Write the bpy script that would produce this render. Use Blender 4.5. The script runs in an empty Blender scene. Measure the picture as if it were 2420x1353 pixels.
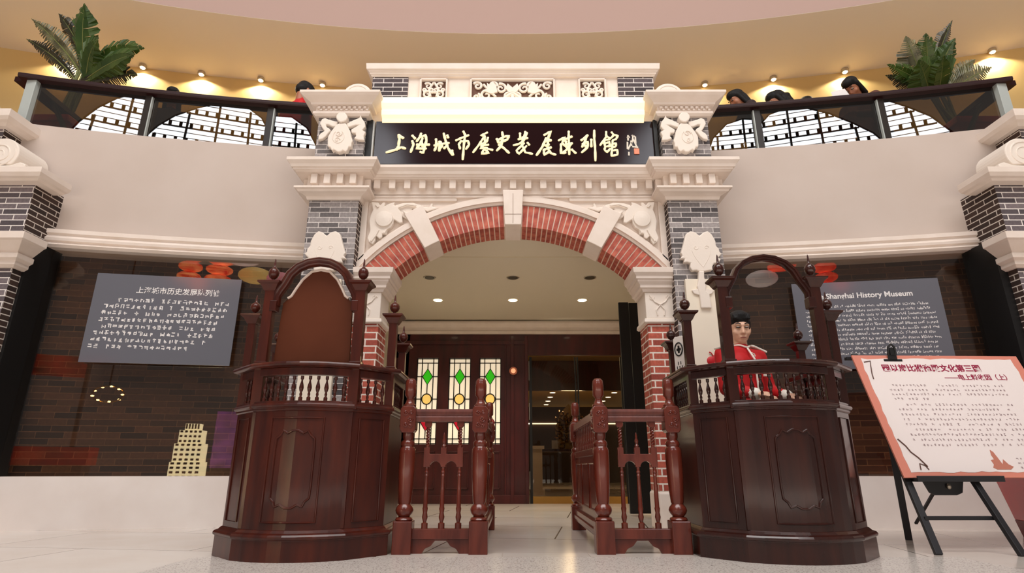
import bpy, bmesh, math, random
from mathutils import Vector, Matrix
random.seed(7)
sc = bpy.context.scene
COL = sc.collection
PI = math.pi
R = math.radians

# ------------------------------------------------------------------ camera
cam = bpy.data.cameras.new('camera')
cam.sensor_width = 36.0
cam.lens = 36.0 * 1363.0 / 2420.0
cam.clip_start = 0.05
cam_o = bpy.data.objects.new('camera', cam)
cam_o.location = (0, 0, 0.5)
cam_o.rotation_euler = (R(90 + 17.45), 0, 0)
COL.objects.link(cam_o)
sc.camera = cam_o

# ------------------------------------------------------------------ world, daylight, exposure
w = bpy.data.worlds.new('world')
sc.world = w
w.use_nodes = True
w.node_tree.nodes['Background'].inputs[0].default_value = (1.0, 0.93, 0.88, 1)
w.node_tree.nodes['Background'].inputs[1].default_value = 0.19
vs = sc.view_settings
vs.view_transform = 'Standard'
vs.look = 'None'
vs.exposure = -0.06
vs.gamma = 1.0
vs.use_curve_mapping = False


def lamp(name, kind, loc, energy, color=(1, 1, 1), rot=None, target=None, **kw):
    l = bpy.data.lights.new(name, kind)
    l.energy = energy
    l.color = color
    for k, v in kw.items():
        setattr(l, k, v)
    o = bpy.data.objects.new(name, l)
    o.location = loc
    if target is not None:
        o.rotation_euler = (Vector(target) - Vector(loc)).to_track_quat('-Z', 'Y').to_euler()
    elif rot:
        o.rotation_euler = rot
    COL.objects.link(o)
    return o


# daylight falling through the glazed roof of the hall, above and behind the visitor
lamp('skylight', 'AREA', (0.0, -1.3, 11.8), 1550, (1.0, 0.96, 0.93), rot=(0, 0, 0), shape='RECTANGLE', size=12, size_y=5)

# added fill lamp lying behind the visitor, throwing soft warm light forward and up
lamp('added_floor_fill', 'AREA', (0.0, -3.2, 0.06), 680, (1.0, 0.90, 0.79), rot=(R(180), 0, 0), shape='RECTANGLE', size=15, size_y=6)

CP, SP = math.cos(R(17.45)), math.sin(R(17.45))


def pt(px, py, Y):
    """point of the place seen at pixel (px, py) of the photo, at depth Y"""
    v = (676.5 - py) / 1363.0
    f = CP - v * SP
    u = SP + v * CP
    return Vector(((px - 1210) / 1363.0 / f * Y, Y, 0.5 + u / f * Y))


# ------------------------------------------------------------------ mesh builder
class B:
    def __init__(s):
        s.bm = bmesh.new()

    def quad(s, vs_):
        try:
            return s.bm.faces.new([s.bm.verts.new(v) for v in vs_])
        except ValueError:
            return None

    def box(s, x0, x1, y0, y1, z0, z1, M=None):
        c = [(x0, y0, z0), (x1, y0, z0), (x1, y1, z0), (x0, y1, z0), (x0, y0, z1), (x1, y0, z1), (x1, y1, z1), (x0, y1, z1)]
        v = [s.bm.verts.new(M @ Vector(p) if M else p) for p in c]
        for f in ((3, 2, 1, 0), (4, 5, 6, 7), (0, 1, 5, 4), (1, 2, 6, 5), (2, 3, 7, 6), (3, 0, 4, 7)):
            s.bm.faces.new([v[i] for i in f])
        return s

    def prism(s, pts, axis, a, b, M=None):
        if axis == 'y':
            g = lambda p, t: Vector((p[0], t, p[1]))
        elif axis == 'z':
            g = lambda p, t: Vector((p[0], p[1], t))
        else:
            g = lambda p, t: Vector((t, p[0], p[1]))
        n = len(pts)
        A = [g(p, a) for p in pts]
        Bv = [g(p, b) for p in pts]
        if M:
            A = [M @ p for p in A]
            Bv = [M @ p for p in Bv]
        va = [s.bm.verts.new(p) for p in A]
        vb = [s.bm.verts.new(p) for p in Bv]
        s.bm.faces.new(va)
        s.bm.faces.new(vb[::-1])
        for i in range(n):
            j = (i + 1) % n
            s.bm.faces.new((va[j], va[i], vb[i], vb[j]))
        return s

    def loft(s, rings, closed=True, cap=True):
        rv = [[s.bm.verts.new(p) for p in r] for r in rings]
        n = len(rv[0])
        for a, b in zip(rv[:-1], rv[1:]):
            for i in range(n if closed else n - 1):
                j = (i + 1) % n
                s.bm.faces.new((a[i], a[j], b[j], b[i]))
        if cap and closed:
            s.bm.faces.new(rv[0][::-1])
            s.bm.faces.new(rv[-1])
        return s

    def lathe(s, prof, c=(0, 0, 0), n=16, M=None, sq=False):
        rings = []
        for r, z in prof:
            r = max(r, 0.0004)
            ring = []
            for i in range(n):
                a = 2 * PI * (i + (0.5 if sq else 0)) / n
                k = r / math.cos(PI / 4) if sq else r
                p = Vector((k * math.cos(a), k * math.sin(a), z))
                if M:
                    p = M @ p
                ring.append(p + Vector(c))
            rings.append(ring)
        return s.loft(rings)

    def tube(s, pts, r, n=8, sy=1.0, closed=False):
        """tube through pts; r a number or one per point; sy squashes it along world y"""
        P = [Vector(p) for p in pts]
        m = len(P)
        rr = r if isinstance(r, (list, tuple)) else [r] * m
        rings = []
        up = None
        for i in range(m):
            t = (P[min(i + 1, m - 1)] - P[max(i - 1, 0)])
            if closed:
                t = P[(i + 1) % m] - P[i - 1]
            if t.length < 1e-9:
                t = Vector((0, 0, 1))
            t.normalize()
            if up is None:
                up = Vector((0, 1, 0)) if abs(t.y) < 0.9 else Vector((1, 0, 0))
            a = t.cross(up)
            if a.length < 1e-6:
                a = t.orthogonal()
            a.normalize()
            b = a.cross(t).normalized()
            up = b
            ring = []
            for k in range(n):
                an = 2 * PI * k / n
                o = (a * math.cos(an) + b * math.sin(an)) * max(rr[i], 0.0003)
                o.y *= sy
                ring.append(P[i] + o)
            rings.append(ring)
        if closed:
            rings.append(rings[0])
        return s.loft(rings, cap=not closed)

    def sphere(s, c, r, seg=14, ring=9, M=None):
        rx, ry, rz = r if isinstance(r, (list, tuple)) else (r, r, r)
        rings = []
        for j in range(ring + 1):
            th = PI * j / ring
            rs = max(math.sin(th), 0.01)
            rr = []
            for i in range(seg):
                a = 2 * PI * i / seg
                p = Vector((rx * rs * math.cos(a), ry * rs * math.sin(a), -rz * math.cos(th)))
                if M:
                    p = M @ p
                rr.append(p + Vector(c))
            rings.append(rr)
        return s.loft(rings)

    def cap(s, p0, r0, p1, r1, n=10):
        """tapered capsule"""
        p0, p1 = Vector(p0), Vector(p1)
        d = p1 - p0
        L = d.length
        if L < 1e-6:
            return s.sphere(p0, r0)
        q = d.to_track_quat('Z', 'Y').to_matrix()
        prof = []
        for k in range(5):
            a = PI / 2 * k / 4
            prof.append((r0 * math.sin(a), -r0 * math.cos(a)))
        for k in range(5):
            a = PI / 2 * k / 4
            prof.append((r1 * math.cos(a), L + r1 * math.sin(a)))
        rings = [[p0 + q @ Vector((max(r, 0.0005) * math.cos(2 * PI * i / n), max(r, 0.0005) * math.sin(2 * PI * i / n), z)) for i in range(n)] for r, z in prof]
        return s.loft(rings)

    def sweep(s, path, prof, closed=False, M=None):
        """carry a closed profile [(offset to the right of travel, z)] along a plan path with mitred corners"""
        P = [Vector(p) for p in path]
        n = len(P)
        rings = []
        for i in range(n):
            if closed:
                d0, d1 = P[i] - P[i - 1], P[(i + 1) % n] - P[i]
            else:
                d0 = P[i] - P[i - 1] if i > 0 else P[1] - P[0]
                d1 = P[i + 1] - P[i] if i < n - 1 else P[i] - P[i - 1]
            n0 = Vector((d0.y, -d0.x)).normalized()
            n1 = Vector((d1.y, -d1.x)).normalized()
            m = n0 + n1
            m = m / max(m.dot(n0), 0.2)
            ring = []
            for o, z in prof:
                p = Vector((P[i].x + m.x * o, P[i].y + m.y * o, z))
                ring.append(M @ p if M else p)
            rings.append(ring)
        if closed:
            rings.append(rings[0])
        return s.loft(rings, cap=not closed)

    def ring(s, cx, cz, r0, r1, y0, y1, a0, a1, n=8):
        """piece of an arch standing in the xz plane, angles from the vertical, to the right"""
        rings = []
        for k in range(n + 1):
            a = a0 + (a1 - a0) * k / n
            sn, cs = math.sin(a), math.cos(a)
            rings.append([(cx + r * sn, y, cz + r * cs) for r, y in ((r0, y0), (r1, y0), (r1, y1), (r0, y1))])
        return s.loft(rings)

    def xf(s, M):
        bmesh.ops.transform(s.bm, matrix=M, verts=s.bm.verts)
        return s


def obj(name, b, mat, parent=None, smooth=False, bevel=0.0, wpos=False, seg=2, uvw=None, remesh=0, angle=40):
    bm = b.bm if isinstance(b, B) else b
    bmesh.ops.recalc_face_normals(bm, faces=bm.faces)
    me = bpy.data.meshes.new(name)
    bm.to_mesh(me)
    bm.free()
    if smooth:
        for p in me.polygons:
            p.use_smooth = True
        try:
            me.set_sharp_from_angle(angle=R(angle))
        except Exception:
            pass
    me.materials.append(mat)
    o = bpy.data.objects.new(name, me)
    COL.objects.link(o)
    if parent:
        o.parent = parent
        if wpos:
            o.matrix_parent_inverse = Matrix.Translation(-parent.location)
    if bevel:
        m = o.modifiers.new('bevel', 'BEVEL')
        m.width = bevel
        m.segments = seg
        m.limit_method = 'ANGLE'
        m.angle_limit = R(35)
        m.harden_normals = False
    if remesh:
        m = o.modifiers.new('remesh', 'REMESH')
        m.mode = 'VOXEL'
        m.voxel_size = remesh
        m.use_smooth_shade = True
        m2 = o.modifiers.new('smooth', 'SMOOTH')
        m2.factor = 0.5
        m2.iterations = 4
    return o


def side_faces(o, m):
    """gives the faces turned sideways a second brick material"""
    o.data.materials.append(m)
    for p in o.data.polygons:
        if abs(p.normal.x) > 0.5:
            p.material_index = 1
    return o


def emat(name, c1, c2, scale, es, stretch=(1, 1, 1)):
    """lit surface whose glow is mottled between two colours"""
    m = mat(name, c1, 0.5, noise=(c2, scale), stretch=stretch)
    nt = m.node_tree
    p = nt.nodes['Principled BSDF']
    r = [n for n in nt.nodes if n.type == 'VALTORGB'][0]
    nt.links.new(r.outputs[0], p.inputs['Emission Color'])
    p.inputs['Emission Strength'].default_value = es
    return m


def tag(o, label=None, cat=None, group=None, kind=None):
    if label:
        o['label'] = label
    if cat:
        o['category'] = cat
    if group:
        o['group'] = group
    if kind:
        o['kind'] = kind
    return o


def thing(name, label, cat, loc=(0, 0, 0), rz=0, group=None):
    o = bpy.data.objects.new(name, None)
    o.empty_display_size = 0.1
    COL.objects.link(o)
    o.location = loc
    o.rotation_euler = (0, 0, rz)
    return tag(o, label, cat, group)


def struct(name, b, mat, **kw):
    o = obj(name, b, mat, **kw)
    o['kind'] = 'structure'
    return o


def inst(src, parent, loc=(0, 0, 0), rz=0, rot=None):
    """another object of the same mesh, as a part of parent"""
    o = src.copy()
    COL.objects.link(o)
    o.parent = parent
    o.matrix_parent_inverse = Matrix()
    o.location = loc
    o.rotation_euler = rot if rot else (0, 0, rz)
    return o


def copy_tree(o, parent=None):
    c = o.copy()
    COL.objects.link(c)
    if parent:
        c.parent = parent
        c.matrix_parent_inverse = o.matrix_parent_inverse.copy()
    for ch in list(o.children):
        copy_tree(ch, c)
    return c


# ------------------------------------------------------------------ materials
def lin(c):
    """sRGB 0-255 to linear"""
    o = []
    for x in c[:3]:
        x /= 255.0
        o.append(x / 12.92 if x <= 0.04045 else ((x + 0.055) / 1.055) ** 2.4)
    return (o[0], o[1], o[2], 1)


def mat(name, col, rough=0.6, metal=0.0, coat=0.0, emit=None, es=0.0, noise=None, bump=0.0, bscale=60, spec=0.5, stretch=(1, 1, 1)):
    m = bpy.data.materials.new(name)
    m.use_nodes = True
    nt = m.node_tree
    p = nt.nodes['Principled BSDF']
    p.inputs['Base Color'].default_value = lin(col)
    p.inputs['Roughness'].default_value = rough
    p.inputs['Metallic'].default_value = metal
    p.inputs['Coat Weight'].default_value = coat
    p.inputs['Coat Roughness'].default_value = 0.08
    p.inputs['Specular IOR Level'].default_value = spec
    if emit:
        p.inputs['Emission Color'].default_value = lin(emit)
        p.inputs['Emission Strength'].default_value = es
    if noise or bump:
        tc = nt.nodes.new('ShaderNodeTexCoord')
        mp = nt.nodes.new('ShaderNodeMapping')
        mp.inputs['Scale'].default_value = stretch
        nt.links.new(tc.outputs['Object'], mp.inputs[0])
    if noise:
        c2, scale = noise
        n = nt.nodes.new('ShaderNodeTexNoise')
        n.inputs['Scale'].default_value = scale
        n.inputs['Detail'].default_value = 5
        nt.links.new(mp.outputs[0], n.inputs['Vector'])
        r = nt.nodes.new('ShaderNodeValToRGB')
        r.color_ramp.elements[0].position = 0.35
        r.color_ramp.elements[1].position = 0.68
        r.color_ramp.elements[0].color = lin(col)
        r.color_ramp.elements[1].color = lin(c2)
        nt.links.new(n.outputs['Fac'], r.inputs[0])
        nt.links.new(r.outputs[0], p.inputs['Base Color'])
    if bump:
        n2 = nt.nodes.new('ShaderNodeTexNoise')
        n2.inputs['Scale'].default_value = bscale
        n2.inputs['Detail'].default_value = 3
        nt.links.new(mp.outputs[0], n2.inputs['Vector'])
        bp = nt.nodes.new('ShaderNodeBump')
        bp.inputs['Strength'].default_value = bump
        bp.inputs['Distance'].default_value = 0.01
        nt.links.new(n2.outputs['Fac'], bp.inputs['Height'])
        nt.links.new(bp.outputs[0], p.inputs['Normal'])
    return m


def brick(name, c1, c2, mortar, bw, rh, ms=0.006, rough=0.75, bump=0.6, offs=0.0, spread=0.0, spec=0.5):
    """brickwork in metres; runs round the corners of a pier (u = x + y, v = z)"""
    m = bpy.data.materials.new(name)
    m.use_nodes = True
    nt = m.node_tree
    L = nt.links.new
    p = nt.nodes['Principled BSDF']
    p.inputs['Roughness'].default_value = rough
    p.inputs['Specular IOR Level'].default_value = spec
    g = nt.nodes.new('ShaderNodeNewGeometry')
    sx = nt.nodes.new('ShaderNodeSeparateXYZ')
    L(g.outputs['Position'], sx.inputs[0])
    ad = nt.nodes.new('ShaderNodeMath')
    ad.operation = 'ADD'
    L(sx.outputs['X'], ad.inputs[0])
    L(sx.outputs['Y'], ad.inputs[1])
    a2 = nt.nodes.new('ShaderNodeMath')
    a2.operation = 'ADD'
    a2.inputs[1].default_value = 20 + offs
    L(ad.outputs[0], a2.inputs[0])
    cb = nt.nodes.new('ShaderNodeCombineXYZ')
    L(a2.outputs[0], cb.inputs['X'])
    L(sx.outputs['Z'], cb.inputs['Y'])
    bt = nt.nodes.new('ShaderNodeTexBrick')
    bt.inputs['Scale'].default_value = 1.0
    bt.inputs['Brick Width'].default_value = bw
    bt.inputs['Row Height'].default_value = rh
    bt.inputs['Mortar Size'].default_value = ms
    bt.inputs['Mortar Smooth'].default_value = 0.15
    bt.inputs['Color1'].default_value = lin(c1)
    bt.inputs['Color2'].default_value = lin(c2)
    bt.inputs['Mortar'].default_value = lin(mortar)
    L(cb.outputs[0], bt.inputs['Vector'])
    n = nt.nodes.new('ShaderNodeTexNoise')
    n.inputs['Scale'].default_value = 45
    n.inputs['Detail'].default_value = 4
    L(g.outputs['Position'], n.inputs['Vector'])
    mx = nt.nodes.new('ShaderNodeMixRGB')
    mx.blend_type = 'OVERLAY'
    mx.inputs[0].default_value = 0.45
    L(bt.outputs['Color'], mx.inputs[1])
    L(n.outputs['Fac'], mx.inputs[2])
    L(mx.outputs[0], p.inputs['Base Color'])
    bp = nt.nodes.new('ShaderNodeBump')
    bp.inputs['Strength'].default_value = bump
    bp.inputs['Distance'].default_value = 0.006
    bp.invert = True
    L(bt.outputs['Fac'], bp.inputs['Height'])
    L(bp.outputs[0], p.inputs['Normal'])
    return m


def glass(name, tint, fac, rough=0.0):
    m = bpy.data.materials.new(name)
    m.use_nodes = True
    nt = m.node_tree
    nt.nodes.remove(nt.nodes['Principled BSDF'])
    t = nt.nodes.new('ShaderNodeBsdfTransparent')
    t.inputs[0].default_value = tint
    g = nt.nodes.new('ShaderNodeBsdfGlossy')
    g.inputs['Roughness'].default_value = rough
    mx = nt.nodes.new('ShaderNodeMixShader')
    mx.inputs[0].default_value = fac
    nt.links.new(t.outputs[0], mx.inputs[1])
    nt.links.new(g.outputs[0], mx.inputs[2])
    nt.links.new(mx.outputs[0], nt.nodes['Material Output'].inputs[0])
    return m


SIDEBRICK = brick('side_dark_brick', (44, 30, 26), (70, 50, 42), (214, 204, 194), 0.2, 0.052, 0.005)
STONE = mat('cream_stone', (233, 219, 208), 0.7, noise=((226, 211, 198), 6), bump=0.05, bscale=40)
STONE2 = mat('cream_carving', (233, 221, 209), 0.65, bump=0.08, bscale=50)
PAINT = mat('wall_paint', (197, 182, 172), 0.75, noise=((191, 175, 164), 1.3))
DADO = mat('dado_paint', (242, 233, 227), 0.6, noise=((234, 223, 216), 2.5))
CEIL = mat('ceiling_paint', (238, 226, 210), 0.8)
FASCIA = mat('fascia_paint', (178, 149, 138), 0.8)
GALWALL = mat('gallery_wall_paint', (222, 190, 128), 0.7)
PASSCEIL = mat('passage_ceiling_paint', (216, 206, 186), 0.7)
GREYBRICK = brick('grey_brick', (62, 57, 59), (160, 152, 150), (198, 190, 186), 0.19, 0.052, 0.0045)
PILBRICK = brick('pillar_grey_brick', (72, 64, 68), (128, 116, 118), (228, 220, 214), 0.22, 0.055, 0.005, offs=0.07)
DARKBRICK = brick('dark_brown_brick', (46, 29, 19), (92, 60, 38), (112, 80, 54), 0.27, 0.058, 0.004, rough=0.5)
ATTICBRICK = brick('attic_dark_brick', (40, 30, 34), (84, 72, 76), (214, 206, 202), 0.2, 0.052, 0.005, offs=0.05)
REDBRICK = brick('red_brick', (150, 66, 52), (188, 92, 72), (232, 218, 205), 0.2, 0.062, 0.007)
ARCHBRICK = mat('arch_red_brick', (150, 58, 46), 0.7, noise=((196, 104, 82), 14), bump=0.15)
MAHOG = mat('mahogany', (58, 22, 16), 0.3, coat=0.2, spec=0.3, noise=((84, 32, 18), 3.2), stretch=(4, 4, 0.7))
MAHOG2 = mat('dark_mahogany', (46, 21, 17), 0.22, coat=0.3, spec=0.35, noise=((62, 28, 20), 3.0), stretch=(4, 4, 0.7))
BOARDW = mat('brown_board', (92, 47, 28), 0.5, spec=0.15, noise=((82, 40, 22), 2))
GATEW = mat('red_gate_wood', (112, 48, 34), 0.25, coat=0.35, spec=0.4, noise=((82, 30, 20), 5), stretch=(3, 3, 0.6))
DOORW = mat('door_mahogany', (76, 20, 20), 0.4, coat=0.1, noise=((52, 12, 14), 3), stretch=(3, 3, 0.5))
BLACKW = mat('black_wood', (34, 33, 36), 0.45)
BLACK = mat('black', (14, 13, 13), 0.5)
GOLD = mat('gilt_lettering', (252, 236, 190), 0.45, emit=(255, 236, 180), es=0.25)  # faint glow painted in for the strip light on the gilt
SIGNBLK = mat('dark_lacquer', (30, 5, 6), 0.12, spec=0.4)
GLOWCOVE = mat('painted_glow_cove', (255, 245, 215), 0.6, emit=(255, 234, 178), es=0.8)  # cornice band glows of itself in place of the hidden strip light
LAMPON = mat('lit_lamp', (255, 244, 220), 0.5, emit=(255, 236, 196), es=9)
LAMPOFF = mat('dark_lamp', (70, 62, 50), 0.4)
CHROME = mat('lamp_metal', (190, 180, 165), 0.3, metal=0.8)
BRASS = mat('brass', (196, 150, 80), 0.25, metal=1.0)
GLASS = glass('balustrade_glass', (0.42, 0.36, 0.28, 1), 0.15)
SHOPGLASS = glass('display_glass', (0.86, 0.82, 0.78, 1), 0.055)
DOORGLASS = glass('door_glass', (0.85, 0.8, 0.72, 1), 0.018)
# ------------------------------------------------------------------ the setting
def floor_mat():
    m = bpy.data.materials.new('stone_tiles')
    m.use_nodes = True
    nt = m.node_tree
    L = nt.links.new
    p = nt.nodes['Principled BSDF']
    p.inputs['Roughness'].default_value = 0.13
    g = nt.nodes.new('ShaderNodeNewGeometry')
    mp = nt.nodes.new('ShaderNodeMapping')
    mp.inputs['Rotation'].default_value = (0, 0, R(8))
    mp.inputs['Location'].default_value = (0.33, 0.14, 0)
    L(g.outputs['Position'], mp.inputs[0])
    bt = nt.nodes.new('ShaderNodeTexBrick')
    for k, v in (('Scale', 1.0), ('Brick Width', 1.5), ('Row Height', 0.95), ('Mortar Size', 0.006), ('Mortar Smooth', 0.2)):
        bt.inputs[k].default_value = v
    bt.inputs['Color1'].default_value = lin((224, 214, 204))
    bt.inputs['Color2'].default_value = lin((214, 202, 191))
    bt.inputs['Mortar'].default_value = lin((96, 84, 76))
    L(mp.outputs[0], bt.inputs['Vector'])
    n = nt.nodes.new('ShaderNodeTexNoise')
    n.inputs['Scale'].default_value = 1.6
    n.inputs['Detail'].default_value = 6
    L(g.outputs['Position'], n.inputs['Vector'])
    ov = nt.nodes.new('ShaderNodeMixRGB')
    ov.blend_type = 'OVERLAY'
    ov.inputs[0].default_value = 0.35
    L(bt.outputs['Color'], ov.inputs[1])
    L(n.outputs['Fac'], ov.inputs[2])
    L(ov.outputs[0], p.inputs['Base Color'])
    return m


def granite_mat():
    m = bpy.data.materials.new('speckled_granite')
    m.use_nodes = True
    nt = m.node_tree
    L = nt.links.new
    p = nt.nodes['Principled BSDF']
    p.inputs['Roughness'].default_value = 0.22
    g = nt.nodes.new('ShaderNodeNewGeometry')
    n = nt.nodes.new('ShaderNodeTexNoise')
    n.inputs['Scale'].default_value = 110
    n.inputs['Detail'].default_value = 4
    L(g.outputs['Position'], n.inputs['Vector'])
    r = nt.nodes.new('ShaderNodeValToRGB')
    e = r.color_ramp.elements
    e[0].position = 0.33
    e[0].color = lin((146, 137, 130))
    e[1].position = 0.46
    e[1].color = lin((222, 213, 205))
    L(n.outputs['Fac'], r.inputs[0])
    L(r.outputs[0], p.inputs['Base Color'])
    return m


FLOORM, GRANITE = floor_mat(), granite_mat()


def wallY(x):
    return math.sqrt(20.0 ** 2 - x * x) - 14.37 if x < 0 else math.sqrt(22.0 ** 2 - x * x) - 16.34


def galY(x):
    return math.sqrt(26.45 ** 2 - x * x) - 18.5


def edgeY(x):
    return math.sqrt(20.3 ** 2 - x * x) - 13.67


def lin_space(a, b, n):
    return [a + (b - a) * i / n for i in range(n + 1)]


def arc_path(x0, x1, n, f=wallY, dy=0.0):
    return [(x, f(x) + dy) for x in lin_space(x0, x1, n)]


b = B().box(-14, 14, -12, 30, -0.1, 0)
struct('floor', b, FLOORM)
# granite slabs let into the floor before the booths, with a border of narrow slabs behind them
b = B()
for x0, x1 in ((-1.86, -0.32), (-0.316, 1.2), (1.204, 2.62)):
    b.box(x0, x1, 2.2, 3.70, 0.0, 0.003)
g = tag(obj('granite_slab', b, GRANITE), kind='structure')
g.name = 'floor_granite'
b = B()
for x0, x1 in ((-0.8, -0.06), (-0.055, 0.46), (0.464, 1.25)):
    b.box(x0, x1, 3.705, 3.86, 0.0, 0.003)
o = struct('floor_border', b, mat('border_slab', (224, 215, 206), 0.18, noise=((212, 201, 191), 3)))

# upper curved wall (front of the gallery), its bottom moulding, the dado under the display windows
for side, x0, x1 in (('left', -8.0, -0.05), ('right', -0.05, 8.0)):
    n = 40
    P = arc_path(x0, x1, n)
    Pm = [p for p in P if abs(p[0]) >= 1.7]
    struct('wall_%s_upper' % side, B().sweep(Pm, [(0, 2.60), (0, 3.795), (-0.14, 3.795), (-0.14, 2.60)]), PAINT, smooth=True)
    Pm = [p for p in P if abs(p[0]) <= 1.95]
    struct('wall_%s_middle' % side, B().sweep(Pm, [(0.0, 2.86), (0.0, 3.79), (-0.13, 3.79), (-0.13, 2.86)]), PAINT, smooth=True)
    xa, xb = (-8.0, -1.9) if side == 'left' else (1.9, 8.0)
    P = arc_path(xa, xb, n)
    prof = [(0.0, 2.485), (0.08, 2.485), (0.10, 2.51), (0.08, 2.525), (0.075, 2.54), (0.095, 2.55), (0.10, 2.575), (0.08, 2.595), (0.075, 2.61), (0.095, 2.625), (0.095, 2.665), (0.0, 2.67), (-0.30, 2.67), (-0.30, 2.485)]
    struct('trim_1' if side == 'left' else 'trim_2', B().sweep(P, prof), STONE, smooth=True, angle=30)
    struct('wall_%s_base' % side, B().sweep(P, [(0.02, 0), (0.02, 0.43), (-0.30, 0.43), (-0.30, 0)]), DADO, smooth=True)
    struct('wall_%s_brick' % side, B().sweep(P, [(-0.18, 0.43), (-0.18, 2.49), (-0.3, 2.49), (-0.3, 0.43)]), DARKBRICK, smooth=True)
    wdw = struct('window_1' if side == 'left' else 'window_2', B().sweep(P, [(0.0, 0.43), (0.0, 2.49), (-0.012, 2.49), (-0.012, 0.43)]), SHOPGLASS, smooth=True)

# black upright strips beside the end pillars
for s_ in (-1, 1):
    x0_, x1_ = sorted((s_ * 4.375, s_ * 4.46))
    struct('trim_5' if s_ < 0 else 'trim_6', B().box(x0_, x1_, 4.90, 5.26, 0.43, 2.49), BLACK)

# gallery behind: slab, back wall, ceiling, fascia of the raised hall ceiling
n = 40
XS = lin_space(-10, 10, n)
b = B()
for xa, xb in zip(XS[:-1], XS[1:]):
    q = [(xa, wallY(xa) + 0.13), (xb, wallY(xb) + 0.13), (xb, galY(xb)), (xa, galY(xa))]
    b.prism(q, 'z', 3.05, 3.25)
struct('floor_gallery', b, mat('gallery_floor', (150, 120, 90), 0.4))
struct('wall_gallery', B().sweep([(x, galY(x)) for x in XS], [(0, 3.05), (0, 6.30), (-0.1, 6.30), (-0.1, 3.05)]), GALWALL, smooth=True)
b = B()
for xa, xb in zip(XS[:-1], XS[1:]):
    b.prism([(xa, edgeY(xa)), (xb, edgeY(xb)), (xb, galY(xb)), (xa, galY(xa))], 'z', 6.28, 6.4)
struct('ceiling_gallery', b, CEIL, smooth=True)
struct('ceiling_fascia', B().sweep([(x, edgeY(x)) for x in XS], [(0.002, 6.284), (0.002, 8.6), (-0.1, 8.6), (-0.1, 6.284)]), FASCIA, smooth=True)

# passage behind the arch
struct('ceiling_passage', B().box(-1.93, 1.93, 5.42, 9.1, 2.75, 2.85), PASSCEIL)
struct('wall_passage_left', B().box(-2.0, -1.9, 5.45, 9.1, 0, 2.75), PASSCEIL)
struct('wall_passage_right', B().box(1.9, 2.0, 5.45, 9.1, 0, 2.75), PASSCEIL)
struct('trim_3', B().sweep([(-1.9, 9.0), (1.9, 9.0)], [(0, 2.53), (0.05, 2.53), (0.06, 2.57), (0.04, 2.58), (0.05, 2.63), (0.1, 2.69), (0.1, 2.72), (0, 2.72)]), STONE)
# ceiling board joint
struct('trim_4', B().box(-1.9, 1.9, 6.05, 6.06, 2.746, 2.752), mat('joint', (205, 190, 160), 0.7))

# mahogany screen at the end of the passage; the doorway is on its right
b = B()
b.box(-1.9, -1.62, 9.0, 9.08, 0, 2.53)
wx = [(-2.02, -1.68), (-1.49, -1.15), (-0.985, -0.645), (-0.51, -0.17)]
b.box(-1.9, 0.24, 9.0, 9.08, 2.15, 2.53)
b.box(-1.9, 0.24, 9.0, 9.08, 0, 0.84)
for xa, xb in ((-1.68, -1.49), (-1.15, -0.985), (-0.645, -0.51), (-0.17, 0.24)):
    b.box(xa, xb, 9.0, 9.08, 0.84, 2.15)
b.box(0.24, 1.9, 9.0, 9.08, 2.2, 2.53)
b.box(1.76, 1.9, 9.0, 9.08, 0, 2.2)
back = struct('wall_back', b, DOORW)
# mouldings of the screen: posts, lower panels, a skirting
b = B()
for x in (-1.32, -0.815, -0.34):
    xa, xb = x - 0.17, x + 0.17
    for q in ((xa, xa + 0.02, 0.2, 0.74), (xb - 0.02, xb, 0.2, 0.74), (xa, xb, 0.2, 0.22), (xa, xb, 0.72, 0.74)):
        b.box(q[0], q[1], 8.985, 9.0, q[2], q[3])
for x in (-0.02, 0.20):
    b.box(x, x + 0.05, 8.965, 9.0, 0, 2.5)
b.box(-0.11, -0.09, 8.98, 9.0, 0.0, 2.4)
b.box(-1.9, 0.24, 8.97, 9.0, 2.36, 2.42)
b.box(-1.9, 0.24, 8.97, 9.0, 0, 0.12)
obj('moulding', b, DOORW, back, bevel=0.004)

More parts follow.
